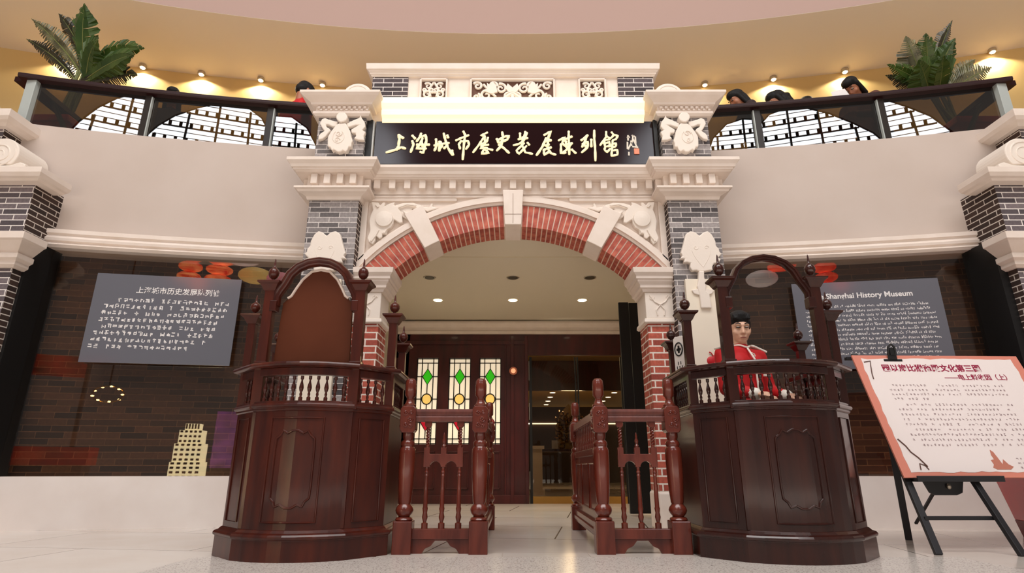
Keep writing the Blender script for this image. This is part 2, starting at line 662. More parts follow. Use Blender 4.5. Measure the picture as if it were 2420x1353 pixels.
LEAD = mat('lead', (18, 16, 14), 0.5)
FROST = mat('lit_frosted_glass', (240, 228, 202), 0.4, emit=(255, 236, 204), es=0.66)
GREENG = mat('lit_green_glass', (40, 170, 20), 0.3, emit=(60, 215, 30), es=0.5)
AMBERG = mat('lit_amber_glass', (240, 200, 110), 0.3, emit=(250, 205, 110), es=0.6)
REDG = mat('lit_red_glass', (170, 10, 30), 0.3, emit=(205, 20, 45), es=0.5)
for k, (xa, xb) in enumerate(wx[0:]):
    if k == 0:
        xa, xb = -1.9, -1.68
    z0, z1 = 0.84, 2.15
    W, H = 0.34, z1 - z0
    x0 = xb - W
    wn = struct('window_%d' % (k + 3), B().box(xa, xb, 9.03, 9.04, z0, z1), FROST)
    X = lambda u: max(xa, x0 + W * u)
    Z = lambda v: z1 - H * v
    b = B()
    t = 0.007
    for u in (0.02, 0.24, 0.76, 0.98):
        if x0 + W * u > xa:
            b.box(X(u) - t, X(u) + t, 9.012, 9.03, z0, z1)
    for v in (0.008, 0.06, 0.94, 0.992):
        b.box(xa, xb, 9.012, 9.03, Z(v) - t, Z(v) + t)
    for v in (0.222, 0.486, 0.756):
        for u0, u1 in ((0, 0.28), (0.72, 1)):
            if x0 + W * u1 > xa:
                b.box(X(u0), X(u1), 9.012, 9.03, Z(v) - t, Z(v) + t)
    cx = x0 + W * 0.5
    for v0, v1 in ((0.06, 0.14), (0.31, 0.43), (0.545, 0.66), (0.85, 0.94)):
        if cx > xa:
            b.box(cx - t, cx + t, 9.012, 9.03, Z(v1), Z(v0))
    if cx - 0.05 > xa:
        for v in (0.222, 0.756):
            q = [(cx, Z(v) + 0.125), (cx + 0.078, Z(v)), (cx, Z(v) - 0.125), (cx - 0.078, Z(v))]
            b.tube([(p[0], 9.02, p[1]) for p in q], 0.008, 6, closed=True)
        b.tube([(cx + 0.075 * math.sin(a), 9.02, Z(0.486) + 0.08 * math.cos(a)) for a in lin_space(0, 2 * PI, 20)[:-1]], 0.009, 6, closed=True)
    obj('glazing_bar', b, LEAD, wn)
    if cx - 0.05 > xa:
        for v, m_ in ((0.222, GREENG), (0.756, REDG)):
            q = [(cx, Z(v) + 0.12), (cx + 0.072, Z(v)), (cx, Z(v) - 0.12), (cx - 0.072, Z(v))]
            tag(obj('diamond_pane', B().prism(q, 'y', 9.021, 9.031), m_, wn), 'green diamond pane' if m_ is GREENG else 'red diamond pane')
        tag(obj('round_pane', B().prism([(cx + 0.07 * math.sin(a), Z(0.486) + 0.075 * math.cos(a)) for a in lin_space(0, 2 * PI, 24)[:-1]], 'y', 9.021, 9.031), AMBERG, wn), 'amber round pane')

# doorway: glass doors with brass kick plates, frame
dr = struct('door_1', B().box(0.27, 1.74, 9.03, 9.045, 0.1, 2.17), DOORGLASS)
b = B()
for xa, xb in ((0.27, 0.31), (0.98, 1.0), (1.02, 1.04), (1.70, 1.74)):
    b.box(xa, xb, 9.02, 9.06, 0.0, 2.17)
obj('door_frame', b, BLACK, dr)
lamp('door_glow', 'POINT', (1.0, 11.0, 2.4), 16, (1.0, 0.8, 0.52), shadow_soft_size=0.15)
obj('kick_plate', B().box(0.31, 0.98, 9.02, 9.05, 0.0, 0.1).box(1.04, 1.70, 9.02, 9.05, 0.0, 0.1), BRASS, dr)
obj('hinge_stile', B().box(0.262, 0.27, 9.0, 9.02, 0.2, 0.45).box(0.262, 0.27, 9.0, 9.02, 1.2, 1.45).box(0.262, 0.27, 9.0, 9.02, 1.8, 2.1), CHROME, dr)
# rooms beyond the doors
HALLC = mat('hall_ceiling', (186, 150, 92), 0.6)
HALLW = mat('hall_wall', (60, 38, 28), 0.6)
struct('ceiling_hall', B().box(-1.5, 4.5, 9.1, 14, 3.0, 3.1).box(-3, 7, 14.1, 27, 2.68, 2.8), HALLC)
struct('wall_hall_lintel', B().box(-1.5, 4.5, 14, 14.1, 2.28, 3.0), DOORW)
struct('wall_hall_left', B().box(-1.6, -1.5, 9.1, 14, 0, 3.0).box(-3.1, -3, 14, 27, 0, 2.7), HALLW)
struct('wall_hall_right', B().box(4.5, 4.6, 9.1, 14, 0, 3.0).box(7, 7.1, 14, 27, 0, 2.7), HALLW)
struct('wall_hall_end', B().box(-3, 7, 22, 22.1, 0, 2.7), HALLW)
lb = tag(obj('light_bar', B().box(0.4, 4.2, 21.93, 22.0, 2.05, 2.09), mat('light_strip', (255, 240, 210), 0.5, emit=(255, 236, 200), es=2.5)), 'thin glowing light bar across the far end of the hall beyond the doors', 'light')


def downlight(name, x, y, z, label, group, on=True, r=0.07, watt=0.0, spot=1.6):
    t = thing(name, label, 'ceiling light', (x, y, z), 0, group)
    b = B().lathe([(r * 0.78, -0.004), (r, -0.006), (r * 1.08, 0.0), (r * 1.08, 0.004), (r * 0.78, 0.004)], n=20)
    obj('trim_ring', b, CHROME if not on else mat('ring_white', (240, 225, 200), 0.4), t, smooth=True)
    obj('lens', B().lathe([(r * 0.8, -0.009), (r * 0.8, 0.002)], n=20), LAMPON if on else LAMPOFF, t)
    if watt:
        l = lamp('bulb', 'SPOT', (0, 0, -0.02), watt, (1.0, 0.88, 0.70), rot=(0, 0, 0), spot_size=R(120), spot_blend=0.8, shadow_soft_size=0.06)
        l.parent = t
    return t


for i, (x, nm) in enumerate(((-1.04, 'left'), (0.012, 'middle'), (0.985, 'right'))):
    downlight('recessed_downlight', x, 7.78, 2.748, 'lit round downlight in the passage ceiling near the doors, the %s one' % nm, 'lit downlights in the passage ceiling', True, 0.075, 110)
    downlight('recessed_downlight', x * 0.98, 6.78, 2.748, 'unlit dark downlight in the passage ceiling just behind the arch, the %s one' % nm, 'unlit downlights in the passage ceiling', False, 0.075)
k = 0
for x, y0 in ((1.23, 16.5), (3.1, 16.5)):
    for j in range(5):
        y = y0 + j * 1.15
        downlight('recessed_downlight', x, y, 2.678, 'small downlight in the %s row of the hall ceiling beyond the doors, %s from here' % ('left' if x < 2 else 'right', ('nearest', 'second', 'third', 'fourth', 'farthest')[j]), 'downlights in the hall beyond the doors', True, 0.10, 0)
lamp('hall_glow', 'POINT', (1.6, 15.6, 2.2), 70, (1.0, 0.78, 0.5), shadow_soft_size=0.3)

# round lamp on the door post
t = thing('wall_lamp', 'small round pinkish button lamp on the mahogany post left of the doorway', 'wall light', (0.02, 8.97, 1.94))
RX = Matrix.Rotation(R(90), 4, 'X')
obj('rim', B().lathe([(0.045, 0), (0.062, 0.0), (0.062, 0.02), (0.045, 0.025)], n=20, M=RX), mat('pink_rim', (214, 130, 100), 0.4), t, smooth=True)
obj('bulb', B().sphere((0, -0.02, 0), (0.04, 0.02, 0.04)), mat('pink_glow', (240, 170, 130), 0.4, emit=(255, 180, 130), es=0.8), t, smooth=True)

# carved gilt throne-like screen seen beyond the doors, its plinth, a pale pedestal, a small placard
t = thing('carved_ornament', 'dim gilt carved openwork ornament on a dark table beyond the glass doors', 'carving', (1.45, 15.0, 0.95))
b = B()
for k in range(46):
    a = random.uniform(0, 2 * PI)
    rr = random.uniform(0.1, 0.52)
    cx, cz = rr * 0.62 * math.cos(a), 0.52 + rr * math.sin(a)
    b.tube([(cx + 0.09 * math.cos(q + a) * (1 - q / 8), random.uniform(-0.05, 0.05), cz + 0.09 * math.sin(q + a) * (1 - q / 8)) for q in lin_space(0, 5, 9)], 0.018, 5)
b.prism([(-0.3, 0.0), (0.3, 0.0), (0.36, 0.5), (0.2, 0.9), (0, 1.12), (-0.2, 0.9), (-0.36, 0.5)], 'y', 0.06, 0.12)
obj('openwork', b, mat('dull_gilt', (150, 118, 66), 0.35, metal=0.6), t, smooth=True)
t = thing('console_table', 'dark wooden table under the gilt carving beyond the glass doors', 'table', (1.45, 15.0, 0))
obj('table_top', B().box(-0.9, 0.9, -0.3, 0.3, 0.88, 0.95), DOORW, t, bevel=0.01)
for sx in (-0.8, 0.8):
    for sy in (-0.22, 0.22):
        obj('leg', B().box(sx - 0.04, sx + 0.04, sy - 0.04, sy + 0.04, 0, 0.88), DOORW, t)
t = thing('pedestal', 'pale square pedestal at the left behind the glass doors', 'pedestal', (0.5, 12.0, 0))
obj('shaft', B().box(-0.1, 0.1, -0.1, 0.1, 0.1, 0.86), STONE, t)
obj('base', B().box(-0.14, 0.14, -0.14, 0.14, 0, 0.1), STONE, t)
obj('capital', B().box(-0.14, 0.14, -0.14, 0.14, 0.86, 0.92), STONE, t)
tag(obj('table_card', B().box(0.98, 1.12, 14.73, 14.75, 0.95, 1.15), mat('card', (205, 205, 210), 0.5)), 'small pale card standing on the table beyond the doors', 'card')
# black folded partition inside the arch on the right
t = thing('folding_partition', 'tall black folded partition standing inside the arch at the right', 'partition', (1.5, 6.8, 0))
for k in range(3):
    obj('leaf', B().box(-0.2 + k * 0.13, -0.08 + k * 0.13, -0.02 + 0.03 * k, 0.02 + 0.03 * k, 0.02, 2.43), BLACK, t, bevel=0.005)
# ------------------------------------------------------------------ the brick archway
XC = 0.01
A = thing('brick_archway', 'tall brick and cream stone gateway with a round arch, carved crests and dentilled cornices', 'gateway', (XC, 5.0, 0))


def part(name, b, m, parent=None, label=None, **kw):
    """part of the archway, built in gateway coordinates (x from its middle, y from the visitor)"""
    if parent is None:
        o = obj(name, b, m, A, **kw)
        o.matrix_parent_inverse = Matrix.Translation((0, -5.0, 0))
    else:
        o = obj(name, b, m, parent, **kw)
    if label:
        o['label'] = label
    return o


def mir(pts):
    return [(-x, z) for x, z in pts]


def px2(pts, Y, s=1.0, ox=0.0, oy=0.0):
    o = []
    for p in pts:
        v = pt(ox + p[0] / s, oy + p[1] / s, Y)
        o.append((v.x - XC, v.z))
    return o


def relief(b, pts, y, th, lift=0.0):
    b.prism(pts, 'y', y - th, y)


def curl(b, cx, cz, r, y, turns=1.6, w=0.012, flip=1, a0=0.0, n=26):
    P = []
    rr = []
    for k in range(n + 1):
        t = k / n
        a = a0 + flip * turns * 2 * PI * t
        q = r * (1 - 0.82 * t)
        P.append((cx + q * math.cos(a), y, cz + q * math.sin(a)))
        rr.append(w * (1 - 0.45 * t))
    b.tube(P, rr, 6)


ZC, RI, RO = 1.084, 1.633, 1.855
sides = (-1, 1)
main_path = [(-1.94, 5.45), (-1.94, 5.0), (-1.47, 5.0), (-1.47, 5.15), (1.47, 5.15), (1.47, 5.0), (1.94, 5.0), (1.94, 5.45)]

for s in sides:
    xa, xb = sorted((s * 1.47, s * 1.94))
    sh = part('pilaster', B().box(xa, xb, 5.0, 5.46, 0.31, 2.96), GREYBRICK)
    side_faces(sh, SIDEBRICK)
    part('plinth', B().box(xa - 0.02, xb + 0.02, 4.98, 5.47, 0, 0.31), STONE, sh, bevel=0.01)
    path = [(xa, 5.45), (xa, 5.0), (xb, 5.0), (xb, 5.45)]
    cp = part('pilaster_capital', B().sweep(path, [(-0.1, 2.93), (0.02, 2.93), (0.03, 2.96), (0.06, 2.975), (0.09, 2.985), (0.10, 3.005), (0.12, 3.01), (0.12, 3.03), (0.04, 3.035), (0.03, 3.05), (0.03, 3.18), (-0.1, 3.18)]), STONE, bevel=0.003)
    xm = (xa + xb) / 2
    for k in range(4):
        x = xm + (k - 1.5) * 0.123
        part('dentil', B().box(x - 0.03, x + 0.03, 4.91, 4.97, 3.07, 3.172), STONE, cp, bevel=0.003)
    for y in (5.06, 5.2, 5.34):
        for sx in (xa - 0.09, xb + 0.03):
            part('dentil', B().box(sx, sx + 0.06, y - 0.03, y + 0.03, 3.07, 3.172), STONE, cp, bevel=0.003)
    # upper pier with its crest
    part('upper_pier', B().box(xa, xb, 5.0, 5.46, 3.29, 3.9), GREYBRICK)
    b = B().sweep(path, [(-0.1, 3.84), (0.03, 3.84), (0.05, 3.86), (0.05, 3.885), (0.03, 3.89), (0.03, 3.945), (0.07, 3.95), (0.075, 3.97), (0.10, 3.985), (0.14, 4.01), (0.16, 4.03), (0.16, 4.055), (-0.1, 4.055)])
    uc = part('upper_capital', b, STONE, bevel=0.002)
    b = B()
    for k in range(10):
        x = xa - 0.02 + (xb - xa + 0.04) * (k + 0.5) / 10
        b.box(x - 0.015, x + 0.015, 4.945, 4.975, 3.915, 3.942)
        b.box(x + 0.008, x + 0.034, 4.95, 4.975, 3.893, 3.912)
    part('bead_course', b, STONE, uc, bevel=0.004)
    # half-round medallion on top
    cx = s * 1.56
    b = B().prism([(cx + 0.145 * math.cos(a), 4.055 + 0.14 * math.sin(a)) for a in lin_space(0, PI, 24)], 'y', 4.93, 5.05)
    md = part('medallion', b, STONE2, bevel=0.012)
    b = B().tube([(cx + 0.11 * math.cos(a), 4.93, 4.06 + 0.105 * math.sin(a)) for a in lin_space(0.1, PI - 0.1, 20)], 0.006, 6)
    curl(b, cx, 4.09, 0.035, 4.93, 1.2, 0.006, s)
    part('scroll', b, STONE2, md, smooth=True)

# crest of the upper piers
ZB = (11.27, 740, 265)
crest_body = [(620, 380), (700, 330), (880, 320), (930, 400), (1000, 530), (1030, 700), (1070, 780), (1035, 860), (1030, 950), (960, 950), (930, 1030), (880, 1080), (800, 1040), (760, 1080), (660, 1085), (610, 1050), (560, 1020), (510, 1050), (470, 960), (400, 940), (400, 820), (410, 680), (480, 560)]
crest_head = [(635, 200), (650, 130), (720, 60), (860, 60), (920, 120), (945, 190), (900, 270), (830, 310), (740, 320), (670, 260)]
crest_la = [(660, 260), (430, 200), (320, 150), (230, 185), (180, 300), (240, 420), (300, 500), (200, 560), (140, 640), (130, 740), (250, 710), (340, 640), (400, 560), (470, 490), (430, 430), (350, 390), (340, 330), (400, 330), (520, 385), (640, 390)]
crest_ra = [(880, 310), (1060, 220), (1230, 150), (1262, 60), (1290, 150), (1370, 260), (1390, 390), (1310, 480), (1400, 520), (1370, 590), (1345, 640), (1360, 750), (1200, 740), (1080, 700), (1140, 640), (1130, 560), (1020, 550), (1010, 460), (1100, 410), (1210, 345), (1130, 345), (920, 410)]
for s in sides:
    b = B()
    for q, th in ((crest_la, 0.045), (crest_ra, 0.045), (crest_body, 0.065), (crest_head, 0.08)):
        P = px2(q, 4.96, *ZB)
        if s > 0:
            P = mir(P)
        relief(b, P, 5.0, th)
    o = part('crest', b, STONE2, bevel=0.012)
    b = B()
    cx = s * 1.705
    b.tube([(cx + 0.055 * math.sin(a), 4.934, 3.585 + 0.07 * math.cos(a)) for a in lin_space(0.6, 5.6, 18)], 0.005, 6)
    curl(b, cx, 3.62, 0.032, 4.932, 1.3, 0.006, s)
    curl(b, cx + 0.01 * s, 3.55, 0.028, 4.932, 1.2, 0.005, -s)
    part('scroll', b, STONE2, o, smooth=True)

# heart-shaped lower crest, its stem and the cream panel below
ZH = (7.12, 1580, 530)
heart = [(260, 290), (290, 160), (370, 110), (450, 130), (520, 190), (590, 130), (660, 110), (730, 170), (790, 280), (800, 360), (850, 410), (860, 465), (900, 490), (870, 525), (830, 560), (885, 575), (850, 640), (760, 660), (740, 710), (740, 770), (680, 775), (620, 790), (520, 790), (470, 770), (400, 780), (360, 720), (370, 650), (310, 635), (255, 640), (270, 580), (190, 575), (235, 530), (205, 480), (230, 400)]
stem = [(520, 770), (610, 770), (612, 880), (645, 985), (640, 1100), (700, 1160), (740, 1400), (560, 1400), (530, 1180), (490, 1030), (515, 900)]
for s in sides:
    b = B()
    P = px2(heart, 4.95, *ZH)
    Q = px2(stem, 4.92, *ZH)
    if s < 0:
        P, Q = mir(P), mir(Q)
    relief(b, P, 5.0, 0.055)
    relief(b, Q, 4.98, 0.05)
    o = part('heart_crest', b, STONE2, bevel=0.012)
    b = B()
    cx = s * 1.69
    hz = sum(p[1] for p in P) / len(P)
    hx = sum(p[0] for p in P) / len(P)
    for k in (-1, 1):
        curl(b, hx + k * 0.05, hz + 0.06, 0.022, 4.945, 1.1, 0.004, k)
        b.tube([(hx + k * q * 0.085, 4.946, hz + 0.03 - 0.16 * (1 - q) ** 0.7) for q in lin_space(0, 1, 8)], 0.004, 6)
    part('scroll', b, STONE2, o, smooth=True)
    # panel
    xa, xb = sorted((s * 1.555, s * 1.85))
    b = B().box(xa, xb, 4.955, 5.0, 0.45, 2.13)
    pn = part('pilaster_panel', b, mat('cream_panel', (236, 224, 205), 0.6), bevel=0.004)
    b = B()
    xm = s * 1.70
    b.prism([(xm - 0.1, 2.02), (xm - 0.02, 2.04), (xm + 0.02, 2.04), (xm + 0.1, 2.02), (xm + 0.08, 1.985), (xm + 0.03, 1.97), (xm - 0.03, 1.97), (xm - 0.08, 1.985)], 'y', 4.937, 4.955)
    part('bracket', b, STONE2, pn, bevel=0.006)
    if s > 0:
        b = B()
        c = pt(1690, 852, 4.95)
        for dx, dz, r in ((-0.03, 0.0, 0.04), (0.015, 0.015, 0.042), (0.0, -0.035, 0.035), (0.03, -0.03, 0.03), (-0.035, -0.045, 0.022)):
            b.sphere((c.x - XC + dx, 4.953, c.z + dz), (r, 0.012, r))
        b.tube([(c.x - XC - 0.01, 4.95, c.z + 0.04), (c.x - XC - 0.03, 4.945, c.z + 0.07), (c.x - XC - 0.045, 4.945, c.z + 0.075)], 0.005, 6)
        part('flower_motif', b, mat('red_motif', (190, 20, 30), 0.5), pn, 'red flower motif', smooth=True)

# wall over the arch (spandrels and frieze)
def arc_pts(r, zcut, n=48):
    a1 = math.acos((zcut - ZC) / r)
    return [(r * math.sin(a), ZC + r * math.cos(a)) for a in lin_space(a1, -a1, n)]


P = [(-1.47, 2.26), (-1.47, 3.2), (1.47, 3.2), (1.47, 2.26)] + arc_pts(RO, 2.26)
part('spandrel', B().prism(P, 'y', 5.15, 5.45), STONE)
part('frieze', B().box(-1.47, 1.47, 5.11, 5.16, 3.05, 3.2).box(-1.47, 1.47, 5.12, 5.16, 3.02, 3.045), STONE, bevel=0.004)
for s in sides:
    xa, xb = sorted((s * 1.41, s * 1.47))
    ya, yb_ = sorted((s * 0.55, s * 1.42))
    part('spandrel_frame', B().box(xa, xb, 5.115, 5.15, 2.3, 3.02).box(ya, yb_, 5.125, 5.15, 2.985, 3.02), STONE, bevel=0.006)
mc = part('main_cornice', B().sweep(main_path, [(-0.05, 3.175), (0.12, 3.175), (0.12, 3.185), (0.14, 3.19), (0.14, 3.205), (0.155, 3.21), (0.165, 3.235), (0.185, 3.26), (0.19, 3.265), (0.19, 3.295), (-0.05, 3.295)]), STONE, bevel=0.002)
for k in range(19):
    x = -1.323 + k * 0.147
    part('dentil', B().box(x - 0.031, x + 0.031, 5.05, 5.115, 3.085, 3.18), STONE, mc, bevel=0.004)
# archivolt mouldings
AE = math.acos((2.25 - ZC) / 1.9)
b = B()
for r0, r1, y0 in ((1.86, 1.885, 5.12), (1.885, 1.935, 5.095), (1.935, 1.955, 5.115)):
    b.ring(0, ZC, r0, r1, y0, 5.2, -0.95, 0.95, 56)
bmesh.ops.bisect_plane(b.bm, geom=b.bm.verts[:] + b.bm.edges[:] + b.bm.faces[:], plane_co=(0, 0, 2.26), plane_no=(0, 0, 1), clear_inner=True)
part('archivolt', b, STONE, smooth=True, angle=30)
# brick ring: mortar bed and the single bricks set radially
b = B()
b.ring(0, ZC, RI + 0.006, RO, 5.138, 5.445, -0.9, 0.9, 60)
bmesh.ops.bisect_plane(b.bm, geom=b.bm.verts[:] + b.bm.edges[:] + b.bm.faces[:], plane_co=(0, 0, 2.26), plane_no=(0, 0, 1), clear_inner=True)
bed = part('arch_ring', b, mat('mortar', (236, 214, 196), 0.8), smooth=True, angle=30)
spans = [(2.9, 25.4, 13), (31.0, 50.5, 11)]
for s in sides:
    b = B()
    for a0, a1, nb in spans:
        da = (a1 - a0) / nb
        for k in range(nb):
            u0, u1 = R(a0 + da * k + 0.2), R(a0 + da * (k + 1) - 0.2)
            if s < 0:
                u0, u1 = -u1, -u0
            ym = 5.23 if k % 2 else 5.34
            b.ring(0, ZC, RI, RO - 0.004, 5.128, ym - 0.004, u0, u1, 1)
            b.ring(0, ZC, RI, RO - 0.004, ym + 0.004, 5.452, u0, u1, 1)
    bmesh.ops.bisect_plane(b.bm, geom=b.bm.verts[:] + b.bm.edges[:] + b.bm.faces[:], plane_co=(0, 0, 2.262), plane_no=(0, 0, 1), clear_inner=True)
    part('brickwork', b, ARCHBRICK, bed, 'red arch bricks')
# voussoirs and keystone
for a in (-28.2, 28.2):
    b = B().ring(0, ZC, RI - 0.012, 2.03, 5.07, 5.46, R(a - 2.75), R(a + 2.75), 2)
    part('voussoir', b, STONE, bevel=0.006)
ks = part('keystone', B().prism([(-0.078, RI + ZC - 0.012), (0.078, RI + ZC - 0.012), (0.1, 3.07), (-0.1, 3.07)], 'y', 5.05, 5.46), STONE, bevel=0.006)
part('joint', B().box(-0.002, 0.002, 5.047, 5.05, 2.72, 3.03).box(-0.08, 0.08, 5.047, 5.05, 2.81, 2.814), mat('joint_line', (150, 130, 112), 0.8), ks)
# spandrel scrolls
ZS = (6.767, 850, 460)
sp_main = [(190, 120), (300, 130), (330, 175), (375, 130), (415, 130), (400, 190), (470, 150), (570, 122), (550, 170), (610, 190), (650, 260), (680, 330), (690, 450), (640, 460), (550, 400), (540, 470), (500, 530), (440, 560), (430, 640), (360, 630), (365, 680), (320, 710), (260, 660), (250, 740), (210, 800), (150, 760), (125, 700), (170, 580), (155, 430), (180, 330), (215, 250)]
sp_leaf = [(560, 170), (680, 130), (850, 122), (960, 155), (1020, 190), (1110, 200), (1145, 130), (1172, 135), (1165, 185), (1275, 212), (1150, 245), (1080, 265), (1010, 235), (1000, 285), (925, 320), (900, 270), (895, 225), (830, 215), (850, 290), (830, 360), (765, 395), (690, 355), (640, 270)]
for s in sides:
    b = B()
    for q, th in ((sp_leaf, 0.04), (sp_main, 0.055)):
        Pq = px2(q, 5.11, *ZS)
        if s > 0:
            Pq = mir(Pq)
        relief(b, Pq, 5.15, th)
    o = part('spandrel_scroll', b, STONE2, bevel=0.012)
    c = px2([(400, 400)], 5.11, *ZS)[0]
    b = B()
    cx = c[0] if s < 0 else -c[0]
    b.lathe([(0.085, 0), (0.08, 0.02), (0.0, 0.035)], (cx, 5.095, c[1]), 22, M=Matrix.Rotation(R(90), 4, 'X'))
    curl(b, cx, c[1], 0.06, 5.078, 1.7, 0.009, s)
    q2 = [((300, 560), (250, 650), (180, 740)), ((420, 560), (390, 610)), ((620, 200), (760, 150), (900, 170)), ((700, 260), (780, 330)), ((300, 200), (260, 160))]
    for q in q2:
        Pq = px2(q, 5.09, *ZS)
        if s > 0:
            Pq = mir(Pq)
        b.tube([(p[0], 5.092, p[1]) for p in Pq], 0.011, 6)
    part('volute', b, STONE2, o, smooth=True)
# jambs
for s in sides:
    xa, xb = sorted((s * 1.23, s * 1.475))
    j = part('jamb', B().box(xa, xb, 5.13, 5.45, 0.31, 1.77), REDBRICK)
    part('plinth', B().box(xa - 0.015, xb + 0.015, 5.115, 5.46, 0, 0.31), STONE, j, bevel=0.02)
    path = [(xa, 5.13), (xb, 5.13), (xb, 5.45)] if s < 0 else [(xa, 5.45), (xa, 5.13), (xb, 5.13)]
    b = B().sweep(path, [(-0.1, 2.05), (0.03, 2.05), (0.04, 2.075), (0.06, 2.085), (0.06, 2.11), (0.085, 2.14), (0.085, 2.155), (0.1, 2.16), (0.1, 2.185), (0.125, 2.215), (0.13, 2.26), (-0.1, 2.26)])
    b.box(xa + 0.02, xb - 0.02, 5.15, 5.44, 2.05, 2.26)
    j2 = part('abacus', b, STONE, bevel=0.003)
    b = B().box(xa - 0.012, xb + 0.012, 5.11, 5.455, 1.80, 2.05)
    b.sweep(path, [(-0.1, 1.755), (0.02, 1.755), (0.035, 1.765), (0.03, 1.80), (-0.1, 1.80)])
    cb = part('carved_block', b, STONE2, bevel=0.006)
    b = B()
    xm = (xa + xb) / 2
    for k in (-1, 1):
        curl(b, xm + k * 0.075, 2.0, 0.022, 5.107, 1.2, 0.006, k)
        b.tube([(xm + k * 0.09, 5.108, 2.02), (xm + k * 0.05, 5.106, 1.96), (xm, 5.104, 1.93)], 0.007, 6)
        b.tube([(xm, 5.106, 1.93), (xm + k * 0.04, 5.106, 1.88), (xm + k * 0.03, 5.106, 1.83)], 0.006, 6)
    part('scroll', b, STONE2, cb, smooth=True)
# cornice band over the sign board, its strip lighting put in as glow
cv = part('painted_glow_cove', B().sweep([(-1.325, 5.12), (1.325, 5.12)], [(0, 3.83), (0.05, 3.835), (0.06, 3.87), (0.10, 3.89), (0.11, 3.93), (0.10, 3.95), (0.12, 3.97), (0.14, 4.0), (0.15, 4.06), (0, 4.06)]), GLOWCOVE, None, 'cornice band with painted white-yellow glow')
part('cove_back', B().box(-1.47, 1.47, 5.12, 5.45, 3.80, 4.06), STONE)
# attic
at = part('attic', B().box(-1.09, 1.09, 5.1, 5.45, 4.05, 4.4), STONE)
for s in sides:
    xa, xb = sorted((s * 1.09, s * 1.46))
    part('brick_end', B().box(xa, xb, 5.085, 5.45, 4.05, 4.4), ATTICBRICK, at)
part('top_cornice', B().sweep([(-1.46, 5.45), (-1.46, 5.085), (1.46, 5.085), (1.46, 5.45)], [(-0.3, 4.385), (0.012, 4.385), (0.018, 4.40), (0.03, 4.405), (0.03, 4.42), (0.04, 4.425), (0.045, 4.44), (0.06, 4.445), (0.065, 4.51), (-0.3, 4.51)]), STONE, bevel=0.002)
for x0, x1 in ((-0.965, -0.675), (-0.445, 0.435), (0.675, 0.965)):
    z0, z1 = 4.075, 4.355
    b = B()
    for q in ((x0, x1, z0, z0 + 0.02), (x0, x1, z1 - 0.02, z1), (x0, x0 + 0.02, z0, z1), (x1 - 0.02, x1, z0, z1)):
        b.box(q[0], q[1], 5.055, 5.1, q[2], q[3])
    pf = part('carved_panel', b, STONE, at, bevel=0.006)
    obj('panel_ground', B().box(x0 + 0.02, x1 - 0.02, 5.094, 5.1, z0 + 0.02, z1 - 0.02), mat('brown_ground', (96, 66, 52), 0.8), pf) if False else None
    b = B()
    xm, zm = (x0 + x1) / 2, (z0 + z1) / 2
    wide = x1 - x0 > 0.5
    hw = (x1 - x0) / 2 - 0.02
    for k in (-1, 1):
        if wide:
            for u, v, r, f, a0 in ((0.12, 0.03, 0.06, 1, 1.2), (0.27, -0.05, 0.065, -1, 2.6), (0.36, 0.06, 0.05, 1, 0.5), (0.2, 0.07, 0.045, -1, 3.6), (0.37, -0.07, 0.04, 1, 2.0), (0.05, -0.06, 0.05, -1, 4.0)):
                curl(b, xm + k * u, zm + v, r, 5.085, 1.3, 0.017, k * f, a0 if k > 0 else PI - a0)
            b.prism([(xm + k * x, zm + z) for x, z in ((0.155, -0.02), (0.17, 0.06), (0.21, 0.11), (0.23, 0.06), (0.265, 0.09), (0.26, 0.02), (0.29, -0.01), (0.22, -0.04))], 'y', 5.068, 5.09)
            b.tube([(xm, 5.085, zm - 0.02), (xm + k * 0.1, 5.085, zm - 0.1), (xm + k * 0.22, 5.085, zm - 0.11), (xm + k * 0.33, 5.085, zm - 0.115)], [0.02, 0.022, 0.018, 0.01], 6)
            b.tube([(xm + k * 0.3, 5.085, zm + 0.08), (xm + k * 0.24, 5.085, zm), (xm + k * 0.17, 5.085, zm - 0.07)], 0.014, 6)
        else:
            for u, v, r, f, a0 in ((0.06, 0.06, 0.04, 1, 0.6), (0.065, -0.045, 0.045, -1, 2.2), (0.02, 0.01, 0.03, 1, 4.0), (0.1, 0.01, 0.025, -1, 5.0)):
                curl(b, xm + k * u, zm + v, r, 5.085, 1.2, 0.014, k * f, a0 if k > 0 else PI - a0)
            b.tube([(xm, 5.085, zm + 0.11), (xm + k * 0.05, 5.085, zm + 0.02), (xm + k * 0.03, 5.085, zm - 0.06), (xm + k * 0.1, 5.085, zm - 0.11)], 0.013, 6)
    if wide:
        b.prism([(xm + x, zm + z) for x, z in ((-0.05, 0.08), (0, 0.03), (0.05, 0.08), (0.07, 0.02), (0.035, -0.03), (0, -0.02), (-0.035, -0.03), (-0.07, 0.02))], 'y', 5.065, 5.09)
    part('filigree', b, STONE2, pf, smooth=True)
    part('panel_ground', B().box(x0 + 0.02, x1 - 0.02, 5.097, 5.1005, z0 + 0.02, z1 - 0.02), mat('brown_ground', (104, 72, 58), 0.8), pf, 'dark brown panel ground')

# ------------------------------------------------------------------ sign board over the arch
S = thing('name_sign', 'dark lacquered name board with eleven gilt brush characters under the glowing cornice band', 'sign', (XC, 5.1, 3.30))


def spart(name, b, m, parent=None, label=None, **kw):
    o = obj(name, b, m, parent or S, **kw)
    if parent is None:
        o.matrix_parent_inverse = Matrix.Translation(-S.location)
    if label:
        o['label'] = label
    return o


